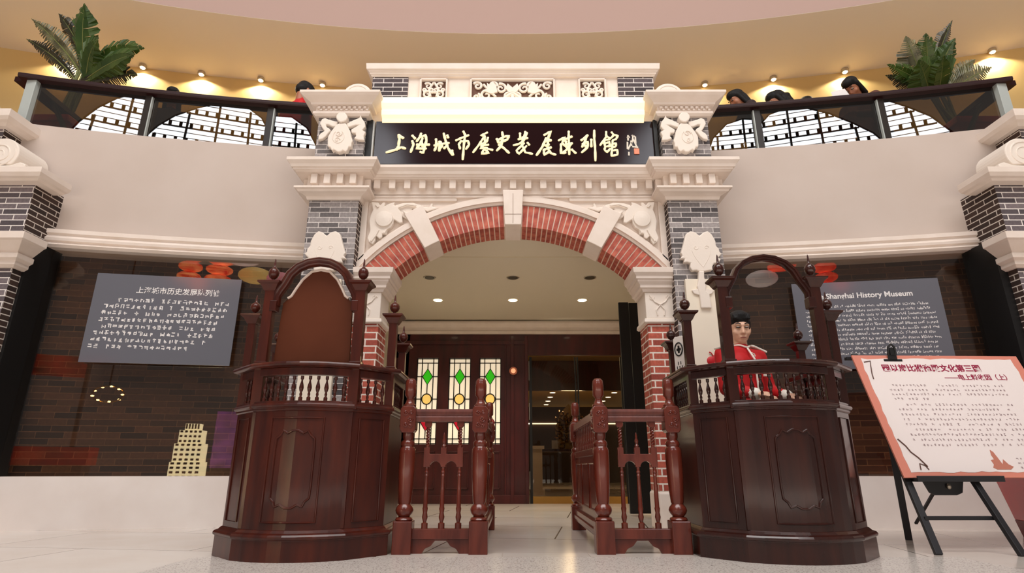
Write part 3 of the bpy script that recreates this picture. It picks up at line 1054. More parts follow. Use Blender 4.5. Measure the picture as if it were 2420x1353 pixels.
bd = spart('board', B().box(-1.375, 1.42, 5.08, 5.11, 3.36, 3.85), SIGNBLK)
spart('frame', B().box(-1.46, 1.46, 5.06, 5.115, 3.296, 3.36).box(-1.46, -1.40, 5.05, 5.115, 3.36, 3.85).box(1.42, 1.46, 5.05, 5.115, 3.36, 3.85), BLACK, bevel=0.004)
spart('edge_strip', B().box(-1.40, -1.385, 5.06, 5.1, 3.36, 3.84), mat('pale_edge', (190, 190, 185), 0.3))
Z1, Z2 = (7.118, 890, 285), (7.118, 1220, 285)
chars = [
    (Z1, 44, [[(385, 235), (400, 300), (385, 420), (355, 490)], [(390, 240), (465, 292)], [(180, 530), (320, 490), (430, 445), (500, 465)]]),
    (Z1, 40, [[(615, 245), (665, 300)], [(615, 335), (635, 400), (590, 525)], [(765, 210), (745, 270), (690, 345)], [(755, 270), (845, 240)], [(790, 290), (745, 400), (680, 465), (850, 465)], [(840, 240), (855, 330), (825, 440), (800, 540), (750, 520)], [(690, 400), (905, 400)], [(770, 340), (790, 430)]]),
    (Z1, 40, [[(1015, 305), (1025, 420), (990, 500)], [(985, 415), (1090, 390), (1235, 370)], [(1145, 210), (1170, 310), (1215, 450), (1290, 575)], [(1285, 495), (1300, 575)], [(1205, 240), (1220, 285)], [(1075, 345), (1070, 505)], [(1090, 350), (1120, 430), (1060, 480)], [(1200, 410), (1150, 465)]]),
    (Z1, 38, [[(1475, 175), (1505, 235)], [(1350, 330), (1450, 285), (1565, 240)], [(1440, 335), (1400, 395), (1420, 470)], [(1440, 345), (1555, 335), (1572, 400), (1520, 475)], [(1505, 240), (1485, 400), (1465, 650)]]),
    (Z1, 36, [[(1880, 195), (1770, 250), (1845, 260)], [(1810, 290), (1740, 400), (1640, 530)], [(1890, 280), (1870, 350), (1770, 400)], [(1835, 260), (1840, 390)], [(1770, 425), (1900, 400)], [(1840, 400), (1760, 465), (1880, 455)], [(1820, 485), (1780, 555), (1910, 540), (1845, 490)], [(1880, 470), (1970, 490)]]),
    (Z1, 40, [[(2130, 190), (2140, 260), (2115, 420), (2040, 500)], [(2038, 300), (2070, 370)], [(2060, 325), (2170, 265), (2245, 250), (2215, 315), (2080, 370)], [(2070, 400), (2160, 460), (2245, 540)]]),
    (Z2, 36, [[(80, 205), (85, 300)], [(170, 180), (150, 270)], [(50, 310), (210, 290)], [(200, 200), (140, 340), (60, 390), (-30, 410)], [(150, 375), (20, 500), (60, 560), (190, 420)], [(110, 400), (170, 530), (290, 555)], [(205, 365), (238, 405)], [(130, 270), (115, 390)]]),
    (Z2, 40, [[(485, 240), (605, 175), (550, 295)], [(520, 290), (460, 430), (360, 578)], [(510, 345), (605, 325)], [(560, 300), (540, 440)], [(500, 415), (570, 395)], [(490, 485), (605, 445)], [(540, 455), (600, 545), (680, 568)], [(480, 485), (490, 575), (580, 510)]]),
    (Z2, 38, [[(730, 330), (840, 275), (790, 370), (840, 425)], [(770, 390), (770, 550), (850, 535)], [(900, 175), (900, 300), (910, 565)], [(840, 310), (955, 262)], [(850, 400), (960, 375)], [(850, 340), (865, 450)], [(955, 375), (870, 480), (800, 540)], [(950, 480), (1020, 545)]]),
    (Z2, 38, [[(1110, 330), (1220, 240)], [(1205, 255), (1170, 350), (1125, 440)], [(1130, 390), (1225, 350), (1215, 450), (1120, 530)], [(1160, 390), (1190, 440)], [(1280, 310), (1280, 435)], [(1330, 160), (1330, 300), (1345, 470), (1350, 670)]]),
    (Z2, 34, [[(1530, 180), (1530, 270), (1430, 410)], [(1540, 260), (1605, 300)], [(1500, 330), (1590, 310)], [(1490, 385), (1590, 355), (1590, 420)], [(1500, 330), (1510, 430), (1600, 425)], [(1520, 435), (1500, 480), (1545, 530), (1600, 465)], [(1620, 190), (1665, 245)], [(1610, 290), (1665, 235), (1730, 250), (1700, 300)], [(1640, 330), (1700, 305)], [(1640, 330), (1630, 450), (1620, 590)], [(1640, 390), (1700, 375), (1690, 430), (1640, 450)], [(1640, 500), (1720, 485), (1722, 570), (1620, 590)]]),
]
for Zm, wpx, strokes in chars:
    b = B()
    for st in strokes:
        # round the corners a little by adding points
        Pq = []
        for (x0, y0), (x1, y1) in zip(st[:-1], st[1:]):
            for q in (0, 0.33, 0.67):
                Pq.append((x0 + (x1 - x0) * q, y0 + (y1 - y0) * q))
        Pq.append(st[-1])
        V = [pt(Zm[1] + p[0] / Zm[0], Zm[2] + p[1] / Zm[0], 5.07) for p in Pq]
        w_ = wpx / Zm[0] / 1363 * 5.07 / 0.88 * 0.6
        m_ = len(V)
        rr = [w_ * (0.92 + 0.16 * math.sin(2.2 * k + len(st))) for k in range(m_)]
        d0 = (V[0] - V[1]).normalized() * w_ * 0.5
        d1 = (V[-1] - V[-2]).normalized() * w_ * 0.5
        V = [V[0] + d0] + V + [V[-1] + d1]
        rr = [w_ * 0.55] + rr + [w_ * 0.5]
        b.tube([(v.x - XC, 5.073, v.z) for v in V], rr, 8, sy=0.45)
    o = spart('gilt_character', b, GOLD, smooth=True)
    o.location.x += 0
b = B()
for st in ([(1900, 240), (1900, 330)], [(1880, 280), (1930, 270)], [(1960, 240), (2010, 260)], [(1985, 240), (1975, 330), (1900, 480)], [(1985, 300), (2050, 440)], [(1950, 330), (1960, 420)], [(2020, 260), (2030, 380)], [(1890, 350), (1890, 470)], [(1970, 430), (2070, 445)], [(1915, 520), (1915, 580)]):
    V = [pt(1220 + p[0] / 7.118, 285 + p[1] / 7.118, 5.07) for p in st]
    b.tube([(v.x - XC, 5.076, v.z) for v in V], 0.0085, 6, sy=0.4)
spart('signature', b, mat('pale_signature', (226, 216, 200), 0.5), smooth=True)
v = pt(1507, 357, 5.075)
spart('seal', B().box(v.x - XC - 0.027, v.x - XC + 0.027, 5.07, 5.08, v.z - 0.035, v.z + 0.03), mat('seal_red', (232, 140, 108), 0.5), None, 'orange-pink square seal', bevel=0.006)

# ------------------------------------------------------------------ brick pillars at both ends
def end_pillar(s):
    t = thing('brick_pillar', 'grey brick pillar with a cream scroll bracket at the %s edge of the photo' % ('left' if s < 0 else 'right'), 'pillar', (s * 5.0, 5.0, 0), 0, 'brick pillars at the ends')
    IV = Matrix.Translation(-t.location)

    def pp(name, b, m, parent=None, **kw):
        o = obj(name, b, m, parent or t, **kw)
        if parent is None:
            o.matrix_parent_inverse = IV
        return o
    xi, xo = (4.40, 5.8)
    if s > 0:
        xi = 4.45
    K = lambda z: 0.5 + (z - 0.5) * 1.055
    KP = lambda pr: [(d * 1.055, K(z)) for d, z in pr]
    F = 4.80
    X = lambda a, c: sorted((s * a, s * c))
    yb = 5.25
    x0, x1 = X(xi, xo)
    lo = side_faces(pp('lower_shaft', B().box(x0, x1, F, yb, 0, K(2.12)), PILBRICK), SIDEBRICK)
    pp('plinth', B().box(x0 - 0.03, x1 + 0.03, F - 0.03, yb, 0, 0.3), DADO, lo, bevel=0.01)
    path = [(x0, yb), (x0, F), (x1, F), (x1, yb)]
    pc = [(x0, F + 0.1), (x0, F), (x1, F), (x1, F + 0.1)]
    pp('capital', B().sweep(pc, KP([(-0.05, 2.09), (0.02, 2.09), (0.05, 2.11), (0.05, 2.14), (0.08, 2.16), (0.08, 2.2), (0.06, 2.21), (0.1, 2.25), (0.14, 2.29), (0.16, 2.3), (0.16, 2.36), (-0.05, 2.36)])), STONE, bevel=0.003)
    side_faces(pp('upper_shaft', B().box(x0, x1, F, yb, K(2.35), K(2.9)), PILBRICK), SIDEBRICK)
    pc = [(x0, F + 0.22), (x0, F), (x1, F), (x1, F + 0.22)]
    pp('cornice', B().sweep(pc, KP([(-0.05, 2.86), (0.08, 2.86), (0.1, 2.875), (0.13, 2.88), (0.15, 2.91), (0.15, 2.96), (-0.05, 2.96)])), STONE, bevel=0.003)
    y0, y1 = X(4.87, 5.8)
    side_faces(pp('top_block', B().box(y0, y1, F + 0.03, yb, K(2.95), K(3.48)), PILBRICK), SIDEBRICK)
    pp('top_cornice', B().sweep([(y0, yb), (y0, F + 0.03), (y1, F + 0.03), (y1, yb)], KP([(-0.05, 3.44), (0.05, 3.44), (0.08, 3.46), (0.11, 3.47), (0.13, 3.5), (0.13, 3.57), (-0.05, 3.57)])), STONE, bevel=0.003)
    # scroll bracket
    cx, cz, r = 4.71, K(3.115), 0.164
    P = []
    for a in lin_space(-0.5, PI + 0.9, 22):
        P.append((cx + r * 1.03 * math.cos(PI - a) * 1.0, cz + r * 0.97 * math.sin(a)))
    P = [(s * p[0], p[1]) for p in [(cx + r * math.cos(a), cz + r * math.sin(a)) for a in lin_space(-0.62, PI + 0.75, 24)]]
    foot = [(s * (cx + x * 1.055), K(z)) for x, z in ((0.16, 2.965), (0.155, 2.99), (-0.12, 3.0), (-0.2, 3.03), (-0.25, 3.01), (-0.25, 2.97), (-0.2, 2.955), (0.0, 2.962))]
    b = B().prism(P, 'y', F - 0.1, F + 0.26)
    b.prism(foot, 'y', F - 0.11, F + 0.26)
    sc_ = pp('scroll_bracket', b, STONE2, bevel=0.01)
    b = B()
    curl(b, s * cx, cz, 0.135, F - 0.1, 2.1, 0.009, s, 0.4, 40)
    pp('volute', b, STONE2, sc_, smooth=True)


end_pillar(-1)
end_pillar(1)
# ------------------------------------------------------------------ carved wooden booths
def bow_front(n=8, y0=-0.3, bow=0.09, hx=0.30):
    return [(x, y0 - bow * (1 - (x / hx) ** 2)) for x in lin_space(-hx, hx, n)]


BP = [(-0.485, 0.36), (-0.49, -0.1)] + bow_front() + [(0.49, -0.1), (0.485, 0.36)]


def front_pt(u, z, out=0.0):
    """point on the bowed front at x = u"""
    y = -0.3 - 0.09 * (1 - (u / 0.30) ** 2)
    sl = 0.09 * 2 * u / 0.09
    n_ = Vector((sl * 1.0, -1.0)).normalized() if False else Vector((2 * 0.09 * u / 0.09, -1.0)).normalized()
    return Vector((u + n_.x * out, y + n_.y * out, z))


FIN = [(0.0, 0.0), (0.018, 0.0), (0.012, 0.012), (0.010, 0.022), (0.024, 0.032), (0.033, 0.052), (0.034, 0.07), (0.028, 0.088), (0.014, 0.1), (0.008, 0.108), (0.007, 0.13), (0.004, 0.158), (0.0, 0.168)]
BAL = [(0.012, 0.0), (0.012, 0.02), (0.006, 0.026), (0.009, 0.04), (0.006, 0.05), (0.011, 0.062), (0.014, 0.078), (0.012, 0.092), (0.006, 0.115), (0.005, 0.125), (0.010, 0.132), (0.010, 0.15)]


def make_booth(label, wood, board):
    t = thing('ticket_booth', label, 'booth', (0, 0, 0), 0, 'carved wooden booths')
    ex = lambda d0, z0, d1, z1: [(d0, z0), (d1, z0), (d1, z1), (d0, z1)]
    obj('plinth', B().sweep(BP, [(-0.03, 0.0), (0.035, 0.0), (0.035, 0.115), (0.045, 0.12), (0.048, 0.132), (0.04, 0.143), (0.02, 0.15), (0.005, 0.165), (-0.03, 0.165)]), wood, t, bevel=0.003)
    body = obj('body', B().sweep(BP, ex(-0.03, 0.15, 0.0, 0.86)), wood, t)
    obj('waist_moulding', B().sweep(BP, [(-0.03, 0.825), (0.004, 0.825), (0.012, 0.832), (0.012, 0.842), (0.022, 0.848), (0.028, 0.858), (0.024, 0.868), (0.014, 0.874), (0.014, 0.885), (-0.03, 0.885)]), wood, t, bevel=0.002)
    # raised panel on the front: rectangular frame and a shaped inner moulding
    b = B()
    for z0, z1, hu, r in ((0.205, 0.785, 0.155, 0.006),):
        P = [front_pt(u, z0, 0.002) for u in lin_space(-hu, hu, 8)] + [front_pt(hu, z, 0.002) for z in lin_space(z0, z1, 6)[1:]] + [front_pt(u, z1, 0.002) for u in lin_space(hu, -hu, 8)[1:]] + [front_pt(-hu, z, 0.002) for z in lin_space(z1, z0, 6)[1:-1]]
        b.tube(P, r, 6, closed=True)
    obj('panel_frame', b, wood, t, smooth=True)
    cart = [(-0.072, 0.71), (-0.045, 0.695), (-0.015, 0.712), (0.015, 0.712), (0.045, 0.695), (0.072, 0.71), (0.088, 0.685), (0.112, 0.665), (0.115, 0.60), (0.115, 0.40), (0.112, 0.335), (0.09, 0.315), (0.078, 0.288), (0.05, 0.30), (0.02, 0.282), (-0.02, 0.282), (-0.05, 0.30), (-0.078, 0.288), (-0.09, 0.315), (-0.112, 0.335), (-0.115, 0.40), (-0.115, 0.60), (-0.112, 0.665), (-0.088, 0.685)]
    b = B()
    P = []
    for (u0, z0), (u1, z1) in zip(cart, cart[1:] + cart[:1]):
        for q in (0, 0.34, 0.67):
            P.append(front_pt(u0 + (u1 - u0) * q, z0 + (z1 - z0) * q, 0.001))
    b.tube(P, 0.0065, 6, closed=True)
    obj('panel_moulding', b, wood, t, smooth=True)
    # thin raised panels on the facets and strips at the corners
    for sx in (-1, 1):
        a, c = Vector((sx * 0.30, -0.3)), Vector((sx * 0.49, -0.1))
        d = (c - a).normalized()
        nn = Vector((sx * 0.7071, -0.7071))
        b = B()
        q0, q1 = a + d * 0.055, c - d * 0.045
        P = [(q0.x + nn.x * 0.002, q0.y + nn.y * 0.002, 0.2), (q1.x + nn.x * 0.002, q1.y + nn.y * 0.002, 0.2), (q1.x + nn.x * 0.002, q1.y + nn.y * 0.002, 0.79), (q0.x + nn.x * 0.002, q0.y + nn.y * 0.002, 0.79)]
        b.tube(P, 0.006, 6, closed=True)
        obj('side_panel', b, wood, t)
        b = B()
        b.box(-0.006, 0.036, -0.004, 0.01, 0.165, 0.825, Matrix.Translation((sx * 0.30 - (0.03 if sx > 0 else 0.0), -0.304, 0)))
        obj('corner_strip', b, wood, t, bevel=0.003)
    # rails and ledge
    obj('apron', B().sweep(BP, ex(-0.035, 1.04, 0.008, 1.085)), wood, t, bevel=0.003)
    obj('ledge', B().sweep(BP, [(-0.12, 1.085), (0.04, 1.085), (0.058, 1.092), (0.062, 1.102), (0.055, 1.115), (-0.12, 1.115)]), wood, t, bevel=0.003)
    # posts: through the balustrade and above the ledge
    front = [(-0.295, -0.285, 1.615, 0.031), (0.295, -0.285, 1.615, 0.031)]
    mid = [(-0.475, -0.09, 1.445, 0.026), (0.475, -0.09, 1.445, 0.026)]
    rear = [(-0.465, 0.33, 1.33, 0.024), (0.465, 0.33, 1.33, 0.024)]
    fin0 = None
    for x, y, zt, h in front + mid + rear:
        p = obj('post', B().box(-h, h, -h, h, 0.84, zt).box(-h - 0.006, h + 0.006, -h - 0.006, h + 0.006, 1.115, 1.135), wood, t, bevel=0.003)
        p.location = (x, y, 0)
        cp = obj('post_cap', B().lathe([(h + 0.004, zt - 0.02), (h + 0.01, zt - 0.01), (h + 0.024, zt + 0.018), (h + 0.04, zt + 0.03), (h + 0.042, zt + 0.042), (h * 0.5, zt + 0.05)], n=4, sq=True), wood, p, bevel=0.002)
        f = obj('finial', B().lathe([(r, z * (1.0 if h > 0.03 else 0.85)) for r, z in FIN], (0, 0, zt + 0.045), 14), wood, p, smooth=True)
    # balusters
    bal = None

    def run(a, c, n):
        nonlocal bal
        for k in range(n):
            q = (k + 1) / (n + 1)
            x, y = a[0] + (c[0] - a[0]) * q, a[1] + (c[1] - a[1]) * q
            if abs(a[1] - c[1]) < 1e-6:
                y = -0.285 - 0.09 * (1 - (x / 0.30) ** 2)
            if bal is None:
                bal = obj('baluster', B().lathe(BAL, n=10), wood, t, smooth=True)
                bal.location = (x, y, 0.885)
            else:
                inst(bal, t, (x, y, 0.885))
    run((-0.29, -0.285), (0.29, -0.285), 11)
    for sx in (-1, 1):
        run((sx * 0.285, -0.28), (sx * 0.475, -0.09), 4)
        run((sx * 0.475, -0.09), (sx * 0.465, 0.33), 7)
    # arch between the two front posts
    prof = [(-0.262, 1.50), (-0.262, 1.565), (-0.245, 1.60), (-0.215, 1.65), (-0.185, 1.715), (-0.135, 1.765), (-0.07, 1.795), (0, 1.805), (0.07, 1.795), (0.135, 1.765), (0.185, 1.715), (0.215, 1.65), (0.245, 1.60), (0.262, 1.565), (0.262, 1.50)]
    Y = -0.285
    rings = []
    m_ = len(prof)
    for i in range(m_):
        a, c = Vector(prof[max(i - 1, 0)]), Vector(prof[min(i + 1, m_ - 1)])
        d = (c - a).normalized()
        nn = Vector((-d.y, d.x))
        p = Vector(prof[i])
        ring = []
        wd = 1.5 if board else 1.0
        for o, y in ((-0.018 * wd, 0.022), (-0.018 * wd, -0.012), (-0.012 * wd, -0.02), (-0.004 * wd, -0.02), (0.0, -0.028), (0.012 * wd, -0.03), (0.018 * wd, -0.02), (0.02 * wd, 0.022)):
            ring.append((p.x + nn.x * o, Y + y, p.y + nn.y * o))
        rings.append(ring)
    obj('arched_frame', B().loft(rings), wood, t, smooth=True, angle=50)
    for sx in (-1, 1):
        obj('arch_bracket', B().box(sx * 0.262 - 0.022, sx * 0.262 + 0.022, Y - 0.035, Y + 0.026, 1.46, 1.53), wood, t, bevel=0.004)
    if board:
        P = [(-0.248, 1.10), (-0.228, 1.53), (-0.2, 1.56), (-0.178, 1.575), (-0.15, 1.63), (-0.115, 1.69), (-0.06, 1.745), (0, 1.757), (0.06, 1.745), (0.115, 1.69), (0.15, 1.63), (0.178, 1.575), (0.2, 1.56), (0.228, 1.53), (0.242, 1.10)]
        bd_ = obj('back_board', B().prism(P, 'y', -0.245, -0.225), BOARDW, t, bevel=0.003)
        bd_['label'] = 'plain brown arch-topped board'
        # pale strip added along the board's top for the bright background behind
        b = B()
        b.tube([(p[0] * 1.0, -0.247, p[1] + 0.004) for p in P[2:13]], 0.009, 6)
        o = obj('background_strip', b, mat('pale_background', (226, 208, 196), 0.5), bd_, smooth=True)
        o['label'] = 'pale strip for the bright background'
    return t


b1 = make_booth('left carved mahogany booth with a solid brown arched board above its ledge', MAHOG, True)
b1.location = (-1.275, 3.89, 0)
b2 = make_booth('right carved dark booth with an open arch, the guard in red standing behind it', MAHOG2, False)
b2.location = (1.63, 3.81, 0)
WORN = mat('worn_edge', (190, 160, 140), 0.6)

# placards standing on the right booth
t = thing('placard', 'small white placard with a black ring symbol at the right booth, left side', 'placard', (1.155, 3.93, 1.116), R(-62))
obj('plate', B().prism([(-0.05, 0), (0.05, 0), (0.05, 0.235), (0.035, 0.255), (-0.035, 0.255), (-0.05, 0.235)], 'y', -0.004, 0.004), mat('white_plate', (226, 218, 212), 0.4), t, bevel=0.002)
b = B().tube([(0.036 * math.sin(a), -0.006, 0.165 + 0.045 * math.cos(a)) for a in lin_space(0, 2 * PI, 18)[:-1]], 0.005, 6, closed=True)
b.box(-0.02, 0.02, -0.007, -0.004, 0.155, 0.172).box(-0.008, 0.008, -0.007, -0.004, 0.14, 0.19)
for k in range(5):
    b.box(-0.03 + 0.012 * k, -0.024 + 0.012 * k, -0.006, -0.004, 0.03 + 0.03 * (k % 2), 0.05 + 0.03 * (k % 2))
obj('symbol', b, BLACK, t)
t = thing('placard', 'narrow pale placard with a column of black squares at the right booth, right side', 'placard', (2.045, 3.77, 1.116), R(48))
obj('plate', B().prism([(-0.045, 0), (0.05, 0), (0.05, 0.33), (0.03, 0.36), (-0.03, 0.36), (-0.045, 0.33)], 'y', -0.004, 0.004), mat('cream_plate', (214, 200, 184), 0.4), t, bevel=0.002)
b = B()
for k in range(11):
    b.box(0.0, 0.038, -0.006, -0.003, 0.012 + k * 0.029, 0.033 + k * 0.029)
obj('square_column', b, BLACK, t)

# ------------------------------------------------------------------ turned wooden barriers of the lane
NEWEL = [(0.05, 0.186), (0.055, 0.196), (0.05, 0.206), (0.034, 0.214), (0.05, 0.232), (0.056, 0.25), (0.05, 0.268), (0.036, 0.285), (0.04, 0.3), (0.045, 0.36), (0.05, 0.45), (0.052, 0.54), (0.052, 0.59), (0.05, 0.615), (0.04, 0.63), (0.045, 0.645), (0.042, 0.66), (0.03, 0.672), (0.036, 0.69), (0.036, 0.715)]
NTOP = [(0.04, 0.88), (0.042, 0.892), (0.032, 0.9), (0.022, 0.93), (0.024, 0.94), (0.036, 0.955), (0.037, 1.02), (0.034, 1.05), (0.022, 1.064), (0.0, 1.068)]


def make_newel(parent, x, y=0.0):
    nw = obj('newel', B().box(-0.058, 0.058, -0.058, 0.058, 0, 0.19), GATEW, parent, bevel=0.006)
    nw.location = (x, y, 0)
    obj('turned_shaft', B().lathe(NEWEL, n=18).lathe(NTOP, n=18), GATEW, nw, smooth=True)
    h = 0.05
    pts = [(-h, 0.735), (-h + 0.015, 0.715), (h - 0.015, 0.715), (h, 0.735), (h, 0.865), (h - 0.015, 0.885), (-h + 0.015, 0.885), (-h, 0.865)]
    cbk = obj('carved_block', B().prism(pts, 'y', -h, h), GATEW, nw, bevel=0.005)
    b = B()
    for side in (0, 1):
        M = Matrix.Rotation(R(90) * side * (1 if x < 0 else -1) * -1, 4, 'Z')
        for cx, cz, r, f in ((-0.014, 0.835, 0.018, 1), (0.014, 0.80, 0.02, -1), (-0.012, 0.762, 0.016, 1), (0.018, 0.845, 0.012, -1), (0.018, 0.755, 0.012, 1)):
            P, rr = [], []
            for k in range(15):
                q = k / 14
                a = f * q * 8
                e = r * (1 - 0.75 * q)
                P.append(M @ Vector((cx + e * math.cos(a), -h - 0.001, cz + e * math.sin(a))))
                rr.append(0.0045)
            b.tube(P, rr, 5)
    obj('carving', b, GATEW, cbk, smooth=True)
    return nw


def make_gate(label):
    t = thing('barrier_gate', label, 'gate', (0, 0, 0), 0, 'turned wooden barrier gates')
    hw = 0.232
    make_newel(t, -hw)
    make_newel(t, hw)
    obj('top_rail', B().prism([(-0.022, 0.785), (0.022, 0.785), (0.024, 0.815), (0.018, 0.822), (0.024, 0.83), (0.03, 0.85), (0.024, 0.865), (-0.024, 0.865), (-0.03, 0.85), (-0.024, 0.83), (-0.018, 0.822), (-0.024, 0.815)], 'x', -hw + 0.045, hw - 0.045), GATEW, t, bevel=0.002)
    obj('bottom_rail', B().box(-hw + 0.055, hw - 0.055, -0.028, 0.028, 0.085, 0.145), GATEW, t, bevel=0.004)
    P = [(-hw + 0.05, 0.0), (-0.115, 0.0), (-0.095, 0.03), (-0.06, 0.045), (-0.035, 0.075), (0.035, 0.075), (0.06, 0.045), (0.095, 0.03), (0.115, 0.0), (hw - 0.05, 0.0), (hw - 0.05, 0.085), (-hw + 0.05, 0.085)]
    obj('foot_board', B().prism(P, 'y', -0.012, 0.012), GATEW, t, bevel=0.003)
    # arcaded board
    P = [(-0.125, 0.505)]
    P += [(-0.0925 + 0.004, 0.505)]
    for c in (-0.05, 0.05):
        P += [(c + 0.036 * math.cos(PI - a), 0.505 + 0.036 * math.sin(a)) for a in lin_space(0, PI, 8)]
    P += [(0.0925 - 0.004, 0.505), (0.125, 0.505), (0.125, 0.625), (0.088, 0.625), (0.088, 0.585), (0.018, 0.585), (0.018, 0.625), (-0.018, 0.625), (-0.018, 0.585), (-0.088, 0.585), (-0.088, 0.625), (-0.125, 0.625)]
    obj('arcade_board', B().prism(P, 'y', -0.014, 0.014), GATEW, t, bevel=0.003)
    low = [(0.02, 0.145), (0.02, 0.175), (0.01, 0.18), (0.013, 0.19), (0.018, 0.21), (0.013, 0.235), (0.017, 0.26), (0.014, 0.27), (0.013, 0.36), (0.010, 0.445), (0.013, 0.455), (0.009, 0.463), (0.014, 0.475), (0.009, 0.485), (0.012, 0.507)]
    for x in (-0.104, 0.0, 0.104):
        obj('spindle', B().lathe(low, (x, 0, 0), 12), GATEW, t, smooth=True)
    for x in (-0.104, 0.104):
        b = B()
        for ph in (0, PI):
            b.tube([(x + 0.007 * math.cos(ph + k * 0.9), 0.007 * math.sin(ph + k * 0.9), 0.625 + 0.125 * k / 24) for k in range(25)], 0.007, 6)
        b.lathe([(0.012, 0.622), (0.012, 0.64), (0.007, 0.645)], (x, 0, 0), 10)
        sp = obj('twisted_spindle', b, GATEW, t, smooth=True)
        obj('spindle_block', B().prism([(x - 0.022, 0.787), (x - 0.022, 0.762), (x - 0.012, 0.748), (x + 0.012, 0.748), (x + 0.022, 0.762), (x + 0.022, 0.787)], 'y', -0.015, 0.015), GATEW, sp, bevel=0.003)
    obj('short_finial', B().lathe([(0.012, 0.622), (0.015, 0.635), (0.008, 0.645), (0.013, 0.66), (0.012, 0.67), (0.006, 0.685), (0.008, 0.695), (0.003, 0.715), (0, 0.72)], n=12), GATEW, t, smooth=True)
    return t


g1 = make_gate('left turned wooden gate beside the left booth, in front of the stained glass windows')
g1.location = (-0.437, 3.84, 0)
g2 = copy_tree(g1)
g2.location = (0.80, 3.84, 0)
g2['label'] = 'right turned wooden gate beside the right booth, in front of the red brick jamb'


def make_siderail(label):
    t = thing('side_railing', label, 'railing', (0, 0, 0), 0, 'panelled railings running back along the lane')
    L_ = 1.46
    make_newel(t, 0, L_)
    obj('top_rail', B().box(-0.03, 0.03, 0.06, L_ - 0.045, 0.80, 0.865), GATEW, t, bevel=0.008)
    obj('middle_rail', B().box(-0.025, 0.025, 0.06, L_ - 0.045, 0.58, 0.63), GATEW, t, bevel=0.006)
    obj('panel', B().box(-0.012, 0.012, 0.06, L_ - 0.045, 0.17, 0.58), GATEW, t)
    b = B()
    for k in range(3):
        y0, y1 = 0.12 + k * 0.43, 0.5 + k * 0.43
        for sx in (-1, 1):
            b.tube([(sx * 0.013, y0, 0.23), (sx * 0.013, y1, 0.23), (sx * 0.013, y1, 0.53), (sx * 0.013, y0, 0.53)], 0.007, 6, closed=True)
    obj('panel_moulding', b, GATEW, t)
    obj('bottom_rail', B().box(-0.035, 0.035, 0.06, L_ - 0.05, 0.08, 0.17).box(-0.045, 0.045, 0.06, L_ - 0.05, 0.1, 0.13), GATEW, t, bevel=0.004)
    sp = None
    for k in range(12):
        y = 0.14 + k * 0.11
        if sp is None:
            sp = obj('spindle', B().lathe([(0.012, 0), (0.012, 0.03), (0.007, 0.04), (0.015, 0.07), (0.013, 0.09), (0.007, 0.125), (0.011, 0.135), (0.011, 0.172)], n=10), GATEW, t, smooth=True)
            sp.location = (0, y, 0.63)
        else:
            inst(sp, t, (0, y, 0.63))
    return t


r1 = make_siderail('dark panelled side railing running back from the left gate towards the arch')
r1.location = (-0.205, 3.84, 0)
r2 = copy_tree(r1)
r2.location = (0.568, 3.84, 0)
r2['label'] = 'dark panelled side railing running back from the right gate beside the open lane'

# ------------------------------------------------------------------ information boards on the display windows
def glyph(b, x, z, w_, h_, y, M):
    """an illegible printed character: a few strokes in its cell"""
    for k in range(random.randint(3, 5)):
        if random.random() < 0.5:
            z0 = z + h_ * random.uniform(0.05, 0.9)
            xa = x + w_ * random.uniform(0, 0.35)
            xb = x + w_ * random.uniform(0.6, 1)
            q = [(xa, z0), (xb, z0 + h_ * random.uniform(-0.1, 0.1)), (xb, z0 + h_ * 0.2), (xa, z0 + h_ * 0.2)]
        else:
            x0 = x + w_ * random.uniform(0.05, 0.85)
            za = z + h_ * random.uniform(0, 0.35)
            zb = z + h_ * random.uniform(0.6, 1)
            q = [(x0, za), (x0 + w_ * 0.22, za), (x0 + w_ * 0.22, zb), (x0, zb)]
        b.quad([M @ Vector((p[0], y, p[1])) for p in q])


def text_bm(body, size, extr=0.0008, bold=0.0, align='LEFT', shear=0.0):
    c = bpy.data.curves.new('text', 'FONT')
    c.body = body
    c.size = size
    c.extrude = extr
    c.offset = bold
    c.shear = shear
    c.align_x = align
    o = bpy.data.objects.new('text', c)
    COL.objects.link(o)
    dg = bpy.context.evaluated_depsgraph_get()
    me = bpy.data.meshes.new_from_object(o.evaluated_get(dg))
    bm = bmesh.new()
    bm.from_mesh(me)
    bpy.data.objects.remove(o)
    bpy.data.meshes.remove(me)
    bpy.data.curves.remove(c)
    bmesh.ops.transform(bm, matrix=Matrix.Rotation(R(90), 4, 'X'), verts=bm.verts)
    b = B()
    b.bm.free()
    b.bm = bm
    return b


PANELM = mat('grey_acrylic', (104, 104, 112), 0.12, coat=0.4)
WHITEP = mat('white_print', (236, 232, 230), 0.5, emit=(236, 232, 230), es=0.0)
IDM = Matrix()

